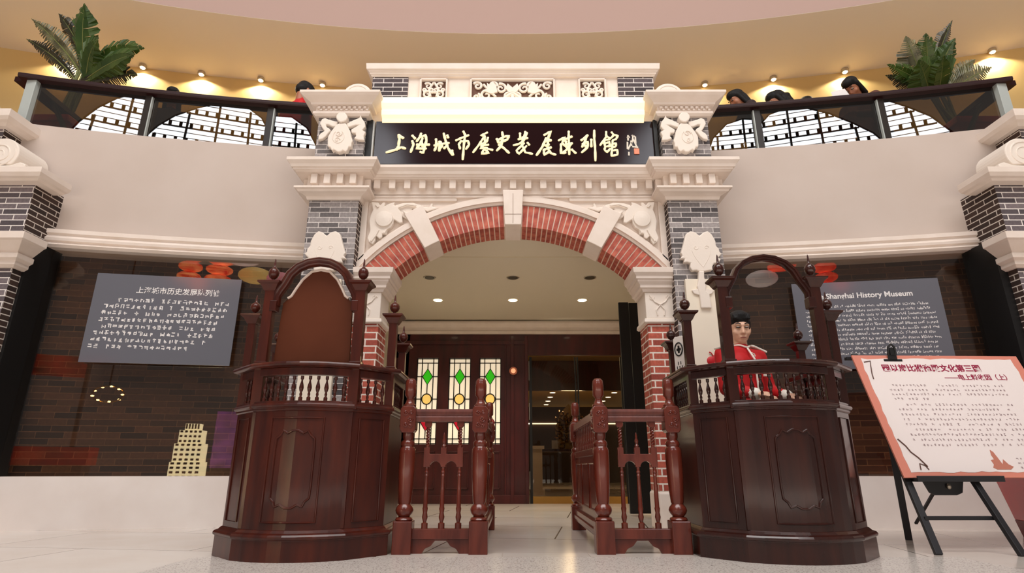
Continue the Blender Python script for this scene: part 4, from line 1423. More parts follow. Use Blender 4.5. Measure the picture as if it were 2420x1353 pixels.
a0, a1 = Vector((-3.93, wallY(-3.93) - 0.05)), Vector((-2.66, wallY(-2.66) - 0.05))
W = (a1 - a0).length
t = thing('information_board', 'grey board with a white Chinese text on the left display window', 'board', (a0.x, a0.y, 1.415), math.atan2(a1.y - a0.y, a1.x - a0.x))
obj('panel', B().box(0, W, -0.006, 0.006, 0, 0.85), PANELM, t)
for x in (0.06, W - 0.06):
    for z in (0.06, 0.77):
        obj('stand_off', B().lathe([(0.008, 0), (0.008, 0.03)], (x, 0.036, z), 10, M=RX), CHROME, t)
hb = text_bm('上海城市历史发展陈列馆', 0.068, 0.0006, 0.0008)
hb.xf(Matrix.Translation((0.36, -0.0075, 0.675)))
obj('heading', hb, WHITEP, t)
b = B()
for r, (x0, n_) in enumerate(((0.22, 21), (0.11, 23), (0.10, 23), (0.09, 23), (0.08, 22), (0.07, 22), (0.06, 21), (0.05, 18))):
    for k in range(n_):
        if random.random() < 0.08:
            continue
        glyph(b, x0 + k * 0.0475, 0.575 - r * 0.064, 0.037, 0.042, -0.0072, IDM)
obj('body_text', b, WHITEP, t)['kind'] = 'stuff'

a0, a1 = Vector((2.76, wallY(2.76) - 0.05)), Vector((4.06, wallY(4.06) - 0.05))
W = (a1 - a0).length
t = thing('information_board', 'grey board with a white English museum text on the right display window', 'board', (a0.x, a0.y, 1.38), math.atan2(a1.y - a0.y, a1.x - a0.x))
obj('panel', B().box(0, W, -0.006, 0.006, 0, 0.85), PANELM, t)
for x in (0.06, W - 0.06):
    for z in (0.06, 0.77):
        obj('stand_off', B().lathe([(0.008, 0), (0.008, 0.03)], (x, 0.036, z), 10, M=RX), CHROME, t)
hb = text_bm('The Shanghai History Museum', 0.074, 0.0006, 0.0014)
hb.xf(Matrix.Translation((0.16, -0.0075, 0.685)))
obj('heading', hb, WHITEP, t)
b = B()
for r in range(12):
    x = 0.24 if r == 0 else 0.09
    while x < W - 0.13:
        n_ = random.randint(2, 8)
        for k in range(n_):
            hh = random.choice((0.021, 0.021, 0.03))
            glyph(b, x, 0.592 - r * 0.046, 0.0135, hh, -0.0072, IDM)
            x += 0.0142
            if x > W - 0.09:
                break
        x += 0.014
obj('body_text', b, WHITEP, t)['kind'] = 'stuff'

# ------------------------------------------------------------------ easel, poster, clip, red bin
EY, EZ = 3.97, 0.44
t = thing('easel', 'black wooden easel holding the pink-bordered poster at the right edge', 'easel', (3.0, 4.1, 0))
IV = Matrix.Translation((-3.0, -4.1, 0))


def ep(name, b, m=BLACKW, **kw):
    o = obj(name, b, m, t, **kw)
    o.matrix_parent_inverse = IV
    return o


def bar(b, p0, p1, w_, d_):
    """square-cut bar from p0 to p1"""
    p0, p1 = Vector(p0), Vector(p1)
    d = (p1 - p0)
    L_ = d.length
    q = d.to_track_quat('Z', 'Y').to_matrix().to_4x4()
    q.translation = p0
    return b.box(-w_ / 2, w_ / 2, -d_ / 2, d_ / 2, 0, L_, q)



# the two front legs lean in towards the top, the rear leg props them; a cross bar and a tray
for xb_, xt_ in ((2.585, 2.60), (3.03, 2.94)):
    pass
ep('front_leg', bar(B(), (2.572, 3.80, 0.0), (2.62, 4.37, 1.33), 0.042, 0.028), bevel=0.003)
ep('front_leg', bar(B(), (3.03, 3.74, 0.0), (2.93, 4.40, 1.33), 0.042, 0.028), bevel=0.003)
ep('rear_leg', bar(B(), (2.885, 4.55, 0.0), (2.80, 4.40, 1.25), 0.045, 0.03), bevel=0.003)
ep('cross_bar', bar(B(), (2.575, 3.885, 0.20), (3.02, 3.885, 0.20), 0.045, 0.022), bevel=0.003)
ep('top_bar', bar(B(), (2.56, 4.39, 1.30), (3.0, 4.40, 1.30), 0.04, 0.022), bevel=0.003)
ep('tray', B().box(2.60, 3.16, 3.90, 3.985, 0.415, 0.44).box(2.60, 3.16, 3.895, 3.905, 0.415, 0.452), bevel=0.003)
ep('stay', bar(B(), (2.80, 4.00, 0.40), (2.90, 4.46, 0.12), 0.018, 0.012))
ep('bracket', B().prism([(2.70, 0.415), (2.96, 0.415), (2.94, 0.345), (2.90, 0.33), (2.76, 0.33), (2.73, 0.345)], 'y', 3.99, 4.01), bevel=0.003)
ep('wing_nut', B().sphere((2.85, 3.98, 0.385), (0.014, 0.012, 0.018)), CHROME, smooth=True)

TILT = math.atan2(0.32, 0.86)
PW, PH = 1.26, 0.915
t = thing('poster', 'pale poster with a pink-red border and dark red heading, standing on the black easel', 'poster', (2.535, 3.925, 0.441), R(2))
PM = Matrix.Rotation(-TILT, 4, 'X')


def po(name, b, m, parent=None, **kw):
    b = b if isinstance(b, B) else b
    b.xf(PM)
    return obj(name, b, m, parent or t, **kw)


po('board', B().box(0, PW, 0.0, 0.012, 0, PH), mat('salmon_border', (214, 132, 112), 0.55))
# torn-edged paper sheet
P = []
random.seed(3)
for k in range(25):
    P.append((0.06 + (PW - 0.12) * k / 24 + 0.0, 0.035 + random.uniform(-0.006, 0.006)))
for k in range(1, 18):
    P.append((PW - 0.06 + random.uniform(-0.006, 0.006), 0.035 + (PH - 0.075) * k / 18))
for k in range(25):
    P.append((PW - 0.06 - (PW - 0.12) * k / 24, PH - 0.03 + random.uniform(-0.006, 0.006)))
for k in range(1, 18):
    P.append((0.055 + random.uniform(-0.006, 0.004), PH - 0.03 - (PH - 0.075) * k / 18))
P = P[::-1]
sheet = po('paper_sheet', B().prism(P, 'y', -0.002, 0.0), mat('pink_white_paper', (236, 224, 220), 0.55))
HEADM = mat('dark_red_print', (150, 18, 62), 0.5)
PRINT = mat('grey_pink_print', (178, 156, 156), 0.6)
INK = mat('brown_ink', (96, 62, 52), 0.6)
hb = text_bm('园以旅比猴商殿文化第三图', 0.062, 0.0004, 0.0016)
hb.xf(Matrix.Translation((0.185, -0.003, 0.785)))
po('heading', hb, HEADM)
hb = text_bm('——电上料收因（上）', 0.05, 0.0004, 0.001)
hb.xf(Matrix.Translation((0.62, -0.003, 0.715)))
po('subheading', hb, HEADM)
b = B()
rows = [(0.20, 0.655, 0.95), (0.17, 0.62, 0.95), (0.17, 0.585, 0.95), (0.17, 0.55, 0.3), (0.24, 0.505, 0.92), (0.17, 0.468, 0.92)] + [(0.17, 0.468 - 0.037 * k, 0.92) for k in range(1, 8)]
for x0, z, fr_ in rows:
    n_ = int((PW - 0.16 - x0) * fr_ / 0.026)
    for k in range(n_):
        if random.random() < 0.14:
            continue
        glyph(b, x0 + k * 0.026, z, 0.016, 0.018, -0.003, IDM)
for r in range(3):
    for k in range(9):
        glyph(b, 0.81 + k * 0.03, 0.115 - 0.03 * r, 0.018, 0.016, -0.003, IDM)
po('body_text', b, PRINT)['kind'] = 'stuff'
# curled scroll corners and the little boat-like drawing
b = B()
b.tube([(0.07, -0.004, PH - 0.06), (0.12, -0.005, PH - 0.05), (0.105, -0.005, PH - 0.10), (0.09, -0.005, PH - 0.16), (0.085, -0.005, PH - 0.2)], 0.004, 5)
po('scroll_drawing', b, INK, smooth=True)
b = B()
b.tube([(0.065, -0.005, 0.26), (0.1, -0.005, 0.21), (0.115, -0.005, 0.17), (0.15, -0.005, 0.13), (0.185, -0.005, 0.07)], 0.0045, 5)
b.tube([(0.13, -0.005, 0.05), (0.14, -0.005, 0.09), (0.17, -0.005, 0.08), (0.185, -0.005, 0.05)], 0.0035, 5)
po('scroll_drawing', b, INK, smooth=True)
b = B()
b.prism([(0.625, 0.065), (0.645, 0.052), (0.74, 0.052), (0.765, 0.07), (0.74, 0.085), (0.72, 0.12), (0.70, 0.085), (0.69, 0.13), (0.68, 0.17), (0.665, 0.185), (0.655, 0.15), (0.66, 0.12), (0.635, 0.115), (0.64, 0.085)], 'y', -0.004, -0.002)
po('emblem_drawing', b, mat('emblem_brown', (190, 120, 100), 0.6))

# binder clip on the upper edge
c = PM @ Vector((0.285, 0, PH))
t = thing('binder_clip', 'black spring clip gripping the top edge of the poster', 'clip', (2.535 + c.x, 3.925 + c.y + 0.005, 0.441 + c.z), R(2))
obj('jaw', B().prism([(-0.035, -0.045), (0.035, -0.045), (0.03, 0.03), (-0.03, 0.03)], 'y', -0.016, -0.008).box(-0.07, 0.07, -0.016, -0.01, -0.05, -0.03), BLACK, t, bevel=0.003)
obj('lever', B().tube([(-0.028, -0.012, 0.0), (-0.022, -0.02, 0.06), (0, -0.022, 0.08), (0.022, -0.02, 0.06), (0.028, -0.012, 0.0)], 0.008, 8).box(-0.016, 0.016, -0.022, -0.014, 0.0, 0.055), BLACK, t, smooth=True)

# red tapered bin behind the easel
t = thing('red_bin', 'red tapered box with white characters behind the easel at the right edge', 'bin', (4.08, 4.42, 0), R(-14))
b = B().lathe([(0.29, 0.12), (0.37, 0.62), (0.39, 0.62), (0.39, 0.66), (0.0, 0.66)], n=4, sq=True)
obj('body', b, mat('glossy_red', (206, 16, 26), 0.25, coat=0.5), t, bevel=0.006)
obj('base', B().lathe([(0.27, 0), (0.29, 0.12)], n=4, sq=True), mat('deep_red', (120, 12, 18), 0.4), t)
TM = Matrix.Rotation(math.atan2(0.08, 0.5) , 4, 'X')
hb = text_bm('欢迎光临', 0.085, 0.001, 0.0, 'CENTER')
hb.xf(Matrix.Translation((-0.12, -0.366, 0.53)) @ TM)
obj('lettering', hb, WHITEP, t)
hb = text_bm('红', 0.13, 0.001, 0.002, 'CENTER')
hb.xf(Matrix.Translation((-0.22, -0.327, 0.27)) @ TM)
obj('lettering', hb, WHITEP, t)
# ------------------------------------------------------------------ glass balustrades of the gallery
RAILW = mat('dark_rail_wood', (42, 16, 16), 0.4, coat=0.05, spec=0.2)
FINM = mat('dark_fin', (48, 42, 38), 0.3)
ENDM = mat('pale_end_post', (176, 182, 178), 0.35)


def balustrade(s):
    side = 'left' if s < 0 else 'right'
    t = thing('balustrade', 'curved glass balustrade with a dark wooden handrail on the gallery, %s of the archway' % side, 'balustrade', (s * 3.3, wallY(s * 3.3), 3.795))
    IV = Matrix.Translation(-t.location)

    def bp(name, b, m, **kw):
        o = obj(name, b, m, t, **kw)
        o.matrix_parent_inverse = IV
        return o
    XSn = [-4.96, -3.905, -2.675, -1.75] if s < 0 else [5.10, 3.99, 2.73, 1.75]
    f = lambda x: wallY(x) + 0.09
    xe = -5.08 if s < 0 else 5.2
    path = [(x, f(x)) for x in lin_space(min(xe, s * 1.6), max(xe, s * 1.6), 14)]
    bp('handrail', B().sweep(path, [(-0.08, 4.32), (0.08, 4.32), (0.09, 4.335), (0.09, 4.365), (0.07, 4.38), (-0.07, 4.38), (-0.09, 4.365), (-0.09, 4.335)]), RAILW, bevel=0.003)
    # return of the handrail at the open end
    x0 = xe
    bp('end_rail', bar(B(), (x0, f(x0), 4.35), (x0 - s * -0.02, f(x0) + 1.1, 4.35), 0.16, 0.055), RAILW)
    for a, c in zip(XSn[:-1], XSn[1:]):
        p0, p1 = Vector((a, f(a), 0)), Vector((c, f(c), 0))
        d = (p1 - p0).normalized()
        q = [p0 + d * 0.03, p1 - d * 0.03]
        nn = Vector((-d.y, d.x, 0)) * 0.006
        b = B()
        b.prism([((q[0] + nn).x, (q[0] + nn).y), ((q[1] + nn).x, (q[1] + nn).y), ((q[1] - nn).x, (q[1] - nn).y), ((q[0] - nn).x, (q[0] - nn).y)], 'z', 3.80, 4.32)
        bp('glass_pane', b, GLASS)
    for k, a in enumerate(XSn[:3]):
        if k == 0:
            bp('end_post', bar(B(), (a, f(a) - 0.02, 3.795), (a, f(a) - 0.02, 4.325), 0.10, 0.06), ENDM, bevel=0.003)
        else:
            bp('post', bar(B(), (a, f(a) + 0.03, 3.795), (a, f(a) + 0.03, 4.325), 0.07, 0.12), FINM, bevel=0.003)
            bp('post_edge', bar(B(), (a - s * 0.043, f(a) - 0.02, 3.795), (a - s * 0.043, f(a) - 0.02, 4.30), 0.012, 0.03), ENDM)
    a = XSn[0]
    bp('brace', bar(B(), (a, f(a) + 0.25, 4.27), (a - s * 0.36, f(a) + 0.10, 3.80), 0.04, 0.03), FINM)
    return t


balustrade(-1)
balustrade(1)

# two big arched windows high in the far wall of the hall, behind the visitor; the balustrade glass mirrors them
SKYLIT = mat('bright_sky_glass', (240, 245, 250), 0.5, emit=(244, 248, 255), es=8.5)
IRON = mat('window_iron', (24, 24, 26), 0.5)
wl = [(-8.9, 9.3), (-8.7, 10.4), (-8.35, 11.25), (-7.95, 11.9), (-7.5, 12.4), (-6.8, 12.9), (-6.1, 13.25), (-5.3, 13.3), (-4.7, 12.9), (-4.3, 12.2), (-4.0, 11.0), (-3.9, 9.3)]
wr_ = [(4.0, 9.3), (4.2, 10.6), (4.45, 11.7), (4.8, 12.55), (5.35, 13.1), (5.95, 13.25), (6.6, 13.12), (7.3, 12.75), (8.0, 12.2), (8.55, 11.7), (9.0, 11.0), (9.3, 9.3)]
for nm_, P in (('window_7', wl), ('window_8', wr_)):
    wn = struct(nm_, B().prism(P, 'y', -9.05, -9.0), SKYLIT)
    x0, x1 = P[0][0], P[-1][0]
    b = B()

    def top(x):
        for (xa, za), (xb, zb) in zip(P[:-1], P[1:]):
            if xa <= x <= xb:
                return za + (zb - za) * (x - xa) / max(xb - xa, 1e-6)
        return P[0][1]
    b.tube([(p[0], -8.97, p[1]) for p in P], 0.03, 6)
    z = 9.6
    k = 0
    while z < 13.0:
        xs = [x for x in lin_space(x0, x1, 60) if top(x) > z]
        if len(xs) > 2:
            h = 0.035 if k % 3 == 0 else 0.014
            sl_ = 0.03 * (1 if x0 < 0 else -1)
            b.tube([(xs[0], -8.97, z), (xs[-1], -8.97, z)], h, 6)
            if k % 3 == 1:
                for i in range(0, len(xs), 4):
                    b.box(xs[i], xs[i] + 0.10, -8.98, -8.96, z - 0.2, z)
        z += 0.2
        k += 1
    for u in (0.16, 0.36, 0.56, 0.78):
        xa = x0 + (x1 - x0) * u
        b.tube([(xa, -8.96, 9.3), (xa + 0.1 * (0.5 - u), -8.96, (9.3 + top(xa)) / 2), (xa + 0.35 * (0.5 - u), -8.96, top(xa) - 0.05)], 0.04, 6)
    obj('glazing_bar', b, IRON, wn)

# things hanging and standing in the hall behind the visitor, seen only mirrored in the display windows
LANT = emat('lit_red_lantern', (205, 30, 12), (255, 150, 90), 5, 4.2, (1, 1, 3))
LANT2 = emat('lit_deep_red_lantern', (200, 12, 14), (250, 90, 60), 5, 3.6, (1, 1, 3))


def lantern_string(x, z0, n, r, m, label, y=-3.0):
    t = thing('lantern_string', label, 'lanterns', (x, y, z0), 0, 'lantern strings behind the visitor')
    for k in range(n):
        obj('lantern', B().sphere((0, 0, 0.25 * k), (r, r, 0.13)), m, t, smooth=True)
    obj('cord', B().tube([(0, 0, 0), (0, 0, 0.25 * n + 2.5)], 0.012, 6), BLACK, t)


lantern_string(-5.0, 4.75, 4, 0.16, LANT, 'left string of red lanterns mirrored in the left display window')
lantern_string(-4.72, 4.65, 4, 0.19, LANT, 'second string of red lanterns mirrored in the left display window', -3.5)
lantern_string(5.15, 4.55, 4, 0.17, LANT2, 'string of red lanterns mirrored at the right of the right display window')
lantern_string(4.55, 5.2, 2, 0.22, LANT2, 'short string of red lanterns mirrored over the right booth')
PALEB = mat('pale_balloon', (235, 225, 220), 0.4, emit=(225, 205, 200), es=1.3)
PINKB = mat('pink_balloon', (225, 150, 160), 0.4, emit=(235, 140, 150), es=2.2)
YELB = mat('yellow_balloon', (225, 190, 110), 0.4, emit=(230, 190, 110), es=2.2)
for x, z, r, m_, lb_, yb_ in ((-4.35, 5.45, 0.3, PALEB, 'pale balloon mirrored at the top of the left display window', -3.1), (-4.3, 5.25, 0.26, YELB, 'yellow balloon mirrored in the left display window', -4.0), (-3.78, 4.95, 0.2, PINKB, 'pink balloon mirrored beside the left booth', -3.1), (4.25, 4.95, 0.25, PALEB, 'pale balloon mirrored behind the open arch of the right booth', -3.1)):
    t = thing('balloon', lb_, 'balloon', (x, yb_, z))
    obj('skin', B().sphere((0, 0, 0), (r, r * 0.9, r * 0.85)), m_, t, smooth=True)
    obj('cord', B().tube([(0, 0, r * 0.8), (0, 0, 3.0)], 0.008, 6), BLACK, t)
t = thing('tower_model', 'lit cream tower model mirrored low in the left display window', 'model', (-4.62, -3.0, 0))
for k, (hw, za, zb) in enumerate(((0.19, 0, 0.62), (0.17, 0.62, 1.0), (0.14, 1.0, 1.28), (0.09, 1.28, 1.42))):
    st_ = obj('storey', B().box(-hw, hw, -hw, hw, za, zb), mat('lit_cream', (240, 225, 180), 0.5, emit=(250, 232, 180), es=7), t)
    b = B()
    for z in lin_space(za + 0.03, zb - 0.05, max(2, int((zb - za) / 0.1))):
        for i in range(5):
            x = -hw + hw * 2 * (i + 0.5) / 5
            b.box(x - hw * 0.11, x + hw * 0.11, hw, hw + 0.01, z, z + 0.045)
    obj('window_row', b, BLACK, st_)
t = thing('purple_brick_panel', 'purple-lit brickwork mirrored low in the left display window beside the left booth', 'screen', (-4.17, -3.5, 0))
obj('panel', B().box(-0.28, 0.28, -0.03, 0.03, 0.5, 1.75), emat('purple_light', (112, 62, 112), (70, 40, 74), 4, 4.5), t)  # added glowing panel standing in for a purple-lit brick pillar
obj('foot', B().box(-0.3, 0.3, -0.15, 0.15, 0, 0.5), BLACK, t)
t = thing('chandelier', 'ring of small bulbs mirrored in the left display window', 'chandelier', (-5.68, -3.0, 1.99))
BULB = mat('warm_bulb', (255, 230, 170), 0.5, emit=(255, 214, 140), es=40)
for k in range(9):
    a = k * 2 * PI / 9
    obj('bulb', B().sphere((0.16 * math.cos(a), 0.05 * math.sin(a * 2), 0.16 * math.sin(a)), 0.018), BULB, t)
obj('ring', B().tube([(0.17 * math.cos(a), -0.02, 0.17 * math.sin(a)) for a in lin_space(0, 2 * PI, 20)[:-1]], 0.01, 6, closed=True), BRASS, t)
obj('cord', B().tube([(0, 0, 0.16), (0, 0, 5)], 0.01, 6), BLACK, t)
t = thing('neon_stall', 'red glowing stall mirrored at the left of the left display window', 'stall', (-6.3, -3.0, 0))
obj('sign', B().box(-0.35, 0.35, -0.05, 0.05, 2.3, 2.72), emat('red_neon', (150, 18, 8), (40, 8, 4), 3, 1.7), t)
obj('post', B().box(-0.38, -0.35, -0.04, 0.04, 0, 2.72).box(0.35, 0.38, -0.04, 0.04, 0, 2.72), BLACK, t)
obj('counter', B().box(-0.6, 0.6, -0.2, 0.2, 0.55, 0.9), emat('red_counter', (150, 24, 12), (60, 10, 6), 2, 0.9), t)
obj('base', B().box(-0.55, 0.55, -0.18, 0.18, 0.0, 0.55), BLACK, t)

# wall-washer lights along the back wall of the gallery
def washer(x, label):
    y = galY(x) - 0.08
    t = thing('wall_washer', label, 'ceiling light', (x, y, 6.28), 0, 'wall washers along the gallery')
    obj('housing', B().lathe([(0.05, 0.0), (0.055, -0.03), (0.045, -0.05), (0.035, -0.05), (0.035, 0.0)], n=16), CHROME, t, smooth=True)
    obj('lens', B().sphere((0, 0, -0.045), (0.036, 0.036, 0.025)), mat('washer_lens', (255, 245, 225), 0.4, emit=(255, 236, 200), es=14), t, smooth=True)
    l = lamp('bulb', 'SPOT', (0, 0.0, -0.075), 46, (1.0, 0.88, 0.66), rot=(R(4), 0, 0), spot_size=R(150), spot_blend=0.3, shadow_soft_size=0.03)
    l.parent = t


for x, lb_ in ((-6.5, 'gallery wall light at the far left, shining behind the left palm'), (-5.55, 'gallery wall light just right of the left palm leaves'), (-4.75, 'small gallery wall light, third right of the left palm'), (-3.9, 'small gallery wall light above the seated head on the left'), (-2.98, 'bright gallery light above the woman in red'), (3.03, 'bright gallery light right of the archway top'), (4.05, 'gallery wall light above the second woman on the right'), (5.06, 'gallery wall light above the woman with a paper'), (6.95, 'gallery wall light at the far right, right of the right palm')):
    washer(x, lb_)

# ------------------------------------------------------------------ potted palms
LEAFM = mat('palm_leaf', (40, 66, 18), 0.4, noise=((72, 92, 32), 5), bump=0.1)
LEAFD = mat('dark_palm_leaf', (40, 40, 28), 0.4, noise=((66, 60, 38), 6))
LEAFP = mat('pale_palm_leaf', (120, 118, 84), 0.45, noise=((70, 66, 44), 9))
STEMM = mat('palm_stem', (110, 116, 60), 0.5)
FIX = random.Random(11)


def palm_leaf(t, base, mid, tip, width, m, slits=0.35, face=0.0, seed=0):
    """banana-like blade along a curve base-mid-tip with slits between its ribs"""
    rnd = random.Random(seed)
    base, mid, tip = Vector(base), Vector(mid), Vector(tip)
    N = 30
    C = []
    for k in range(N + 1):
        u = k / N
        C.append(base * (1 - u) ** 2 + mid * 2 * u * (1 - u) + tip * u * u)
    b = B()
    view = Vector((0.0, -1.0, -0.35)).normalized()
    for sg in (-1, 1):
        prev = None
        for k in range(N + 1):
            u = k / N
            d = (C[min(k + 1, N)] - C[max(k - 1, 0)]).normalized()
            sd = d.cross(view).normalized()
            nn = sd.cross(d).normalized()
            w_ = width * max(0.02, math.sin(PI * min(1.0, 0.06 + 0.94 * u)) ** 0.55) * (1.0 if u < 0.6 else 1 - 0.75 * ((u - 0.6) / 0.4) ** 1.5) * rnd.uniform(0.86, 1.06)
            e = C[k] + sd * sg * w_ + d * w_ * 0.45 + nn * w_ * (face * sg - 0.3 + 0.12 * math.sin(k * 1.7 + seed))
            m0 = C[k] + sd * sg * w_ * 0.5 + d * w_ * 0.12 + nn * w_ * (0.08 + face * sg * 0.5)
            if prev:
                pm, pe = prev
                g = (e - pe) * 0.5
                if rnd.random() < slits:
                    q = rnd.uniform(0.35, 0.8)
                    b.quad([C[k - 1], C[k], m0 - (m0 - pm) * q * 0.4, pm])
                    b.quad([pm, m0 - (m0 - pm) * q * 0.4, e - (e - pe) * q, pe])
                else:
                    b.quad([C[k - 1], C[k], m0, pm])
                    b.quad([pm, m0, e, pe])
            prev = (m0, e)
    o = obj('leaf', b, m, t, wpos=True)
    md = o.modifiers.new('thick', 'SOLIDIFY')
    md.thickness = 0.004
    b = B().tube(C, [0.012 * (1 - 0.75 * k / N) for k in range(N + 1)], 6)
    obj('midrib', b, STEMM, o, smooth=True)
    return o


def palm(label, foot, leaves, seed):
    t = thing('potted_palm', label, 'plant', foot)
    for i, (bs, md, tp, w_, m, sl, dy, stem) in enumerate(leaves):
        sl = {0.1: 0.05, 0.15: 0.08, 0.2: 0.12, 0.25: 0.15}.get(sl, sl * 1.7)
        Y0 = foot[1]
        P = [pt(bs[0], bs[1], Y0), pt(md[0], md[1], Y0 - dy * 0.5), pt(tp[0], tp[1], Y0 - dy)]
        palm_leaf(t, P[0], P[1], P[2], w_, m, sl, 0.1, seed + i)
        f = Vector(foot) + Vector((FIX.uniform(-0.06, 0.06), FIX.uniform(-0.05, 0.05), 0.0))
        q = (f + P[0]) / 2 + Vector((FIX.uniform(-0.05, 0.05), 0, 0))
        obj('stem', B().tube([f, q, P[0]], [0.022, 0.016, 0.012], 8), STEMM, t, smooth=True, wpos=True)
    return t


YL = 5.75
fl = (-5.15, YL, 4.05)
palm('tall palm with slitted banana-like leaves on the gallery at the left', fl, [
    ((175, 185), (135, 130), (62, 92), 0.10, LEAFD, 0.55, 0.1, 0),
    ((185, 165), (150, 105), (74, 44), 0.13, LEAFP, 0.6, 0.25, 0),
    ((195, 130), (175, 75), (138, 32), 0.11, LEAFD, 0.3, 0.15, 0),
    ((200, 165), (192, 80), (200, 8), 0.17, LEAFM, 0.2, 0.35, 0),
    ((205, 195), (205, 120), (232, 95), 0.17, LEAFM, 0.1, 0.4, 0),
    ((200, 170), (265, 110), (342, 114), 0.15, LEAFM, 0.35, 0.35, 0),
    ((195, 195), (262, 140), (318, 128), 0.16, LEAFM, 0.25, 0.5, 0),
    ((185, 200), (260, 165), (326, 178), 0.14, LEAFD, 0.5, 0.3, 0),
    ((190, 170), (200, 120), (172, 40), 0.05, LEAFP, 0.4, 0.2, 0),
], 100)
fr_ = (5.18, 5.78, 4.05)
palm('bushy palm with slitted banana-like leaves on the gallery at the right', fr_, [
    ((2195, 225), (2165, 150), (2140, 85), 0.17, LEAFP, 0.4, 0.3, 0),
    ((2200, 215), (2190, 130), (2188, 78), 0.15, LEAFM, 0.4, 0.35, 0),
    ((2205, 190), (2215, 120), (2250, 48), 0.10, LEAFD, 0.55, 0.2, 0),
    ((2210, 200), (2225, 140), (2258, 90), 0.12, LEAFM, 0.2, 0.3, 0),
    ((2205, 220), (2165, 180), (2096, 152), 0.12, LEAFM, 0.5, 0.3, 0),
    ((2200, 225), (2160, 195), (2092, 178), 0.10, LEAFD, 0.4, 0.2, 0),
    ((2200, 230), (2185, 180), (2172, 140), 0.19, LEAFM, 0.15, 0.5, 0),
    ((2215, 230), (2225, 180), (2230, 130), 0.19, LEAFM, 0.15, 0.45, 0),
    ((2240, 225), (2270, 190), (2345, 158), 0.16, LEAFP, 0.6, 0.25, 0),
    ((2235, 215), (2265, 170), (2305, 140), 0.10, LEAFP, 0.5, 0.2, 0),
], 200)
REDPOT = mat('red_planter', (196, 56, 38), 0.45)
for nm, x, y in (('left', -5.15, YL), ('right', 5.18, 5.78)):
    t = thing('planter_box', 'red planter box under the %s palm, behind the glass balustrade' % nm, 'planter', (x, y, 3.25), 0)
    b = B().lathe([(0.24, 0.0), (0.30, 0.84), (0.33, 0.84), (0.33, 0.92), (0.29, 0.92), (0.28, 0.78), (0.0, 0.78)], n=4, sq=True)
    obj('box', b, REDPOT, t, bevel=0.01)
    obj('soil', B().box(-0.27, 0.27, -0.27, 0.27, 0.70, 0.80), mat('soil', (60, 44, 32), 0.9), t)

# pale weathered rock behind the rail at the far left
b = B()
for c, r in (((-6.6, 5.95, 4.2), (0.5, 0.35, 0.85)), ((-6.2, 5.95, 3.85), (0.5, 0.33, 0.6)), ((-5.85, 5.95, 3.6), (0.32, 0.25, 0.4)), ((-6.5, 5.9, 3.6), (0.6, 0.4, 0.4))):
    b.sphere(c, r)
tag(obj('ornamental_rock', b, mat('pale_rock', (176, 156, 126), 0.85, noise=((146, 126, 98), 4), bump=0.4, bscale=6), remesh=0.03), 'pale weathered rock on the gallery beside the left palm', 'rock')

# ------------------------------------------------------------------ people
SKIN = mat('skin', (222, 176, 148), 0.5)
SKIND = mat('tanned_skin', (168, 108, 78), 0.5)
HAIR = mat('black_hair', (15, 12, 12), 0.55, spec=0.3, bump=0.6, bscale=70, stretch=(3, 3, 0.5))
WHITEB = mat('white_braid', (238, 230, 218), 0.5)
REDC = mat('red_tunic_cloth', (188, 10, 18), 0.7)
NAVY = mat('dark_trousers', (28, 26, 34), 0.8)
SHOE = mat('black_shoe', (14, 13, 13), 0.3)


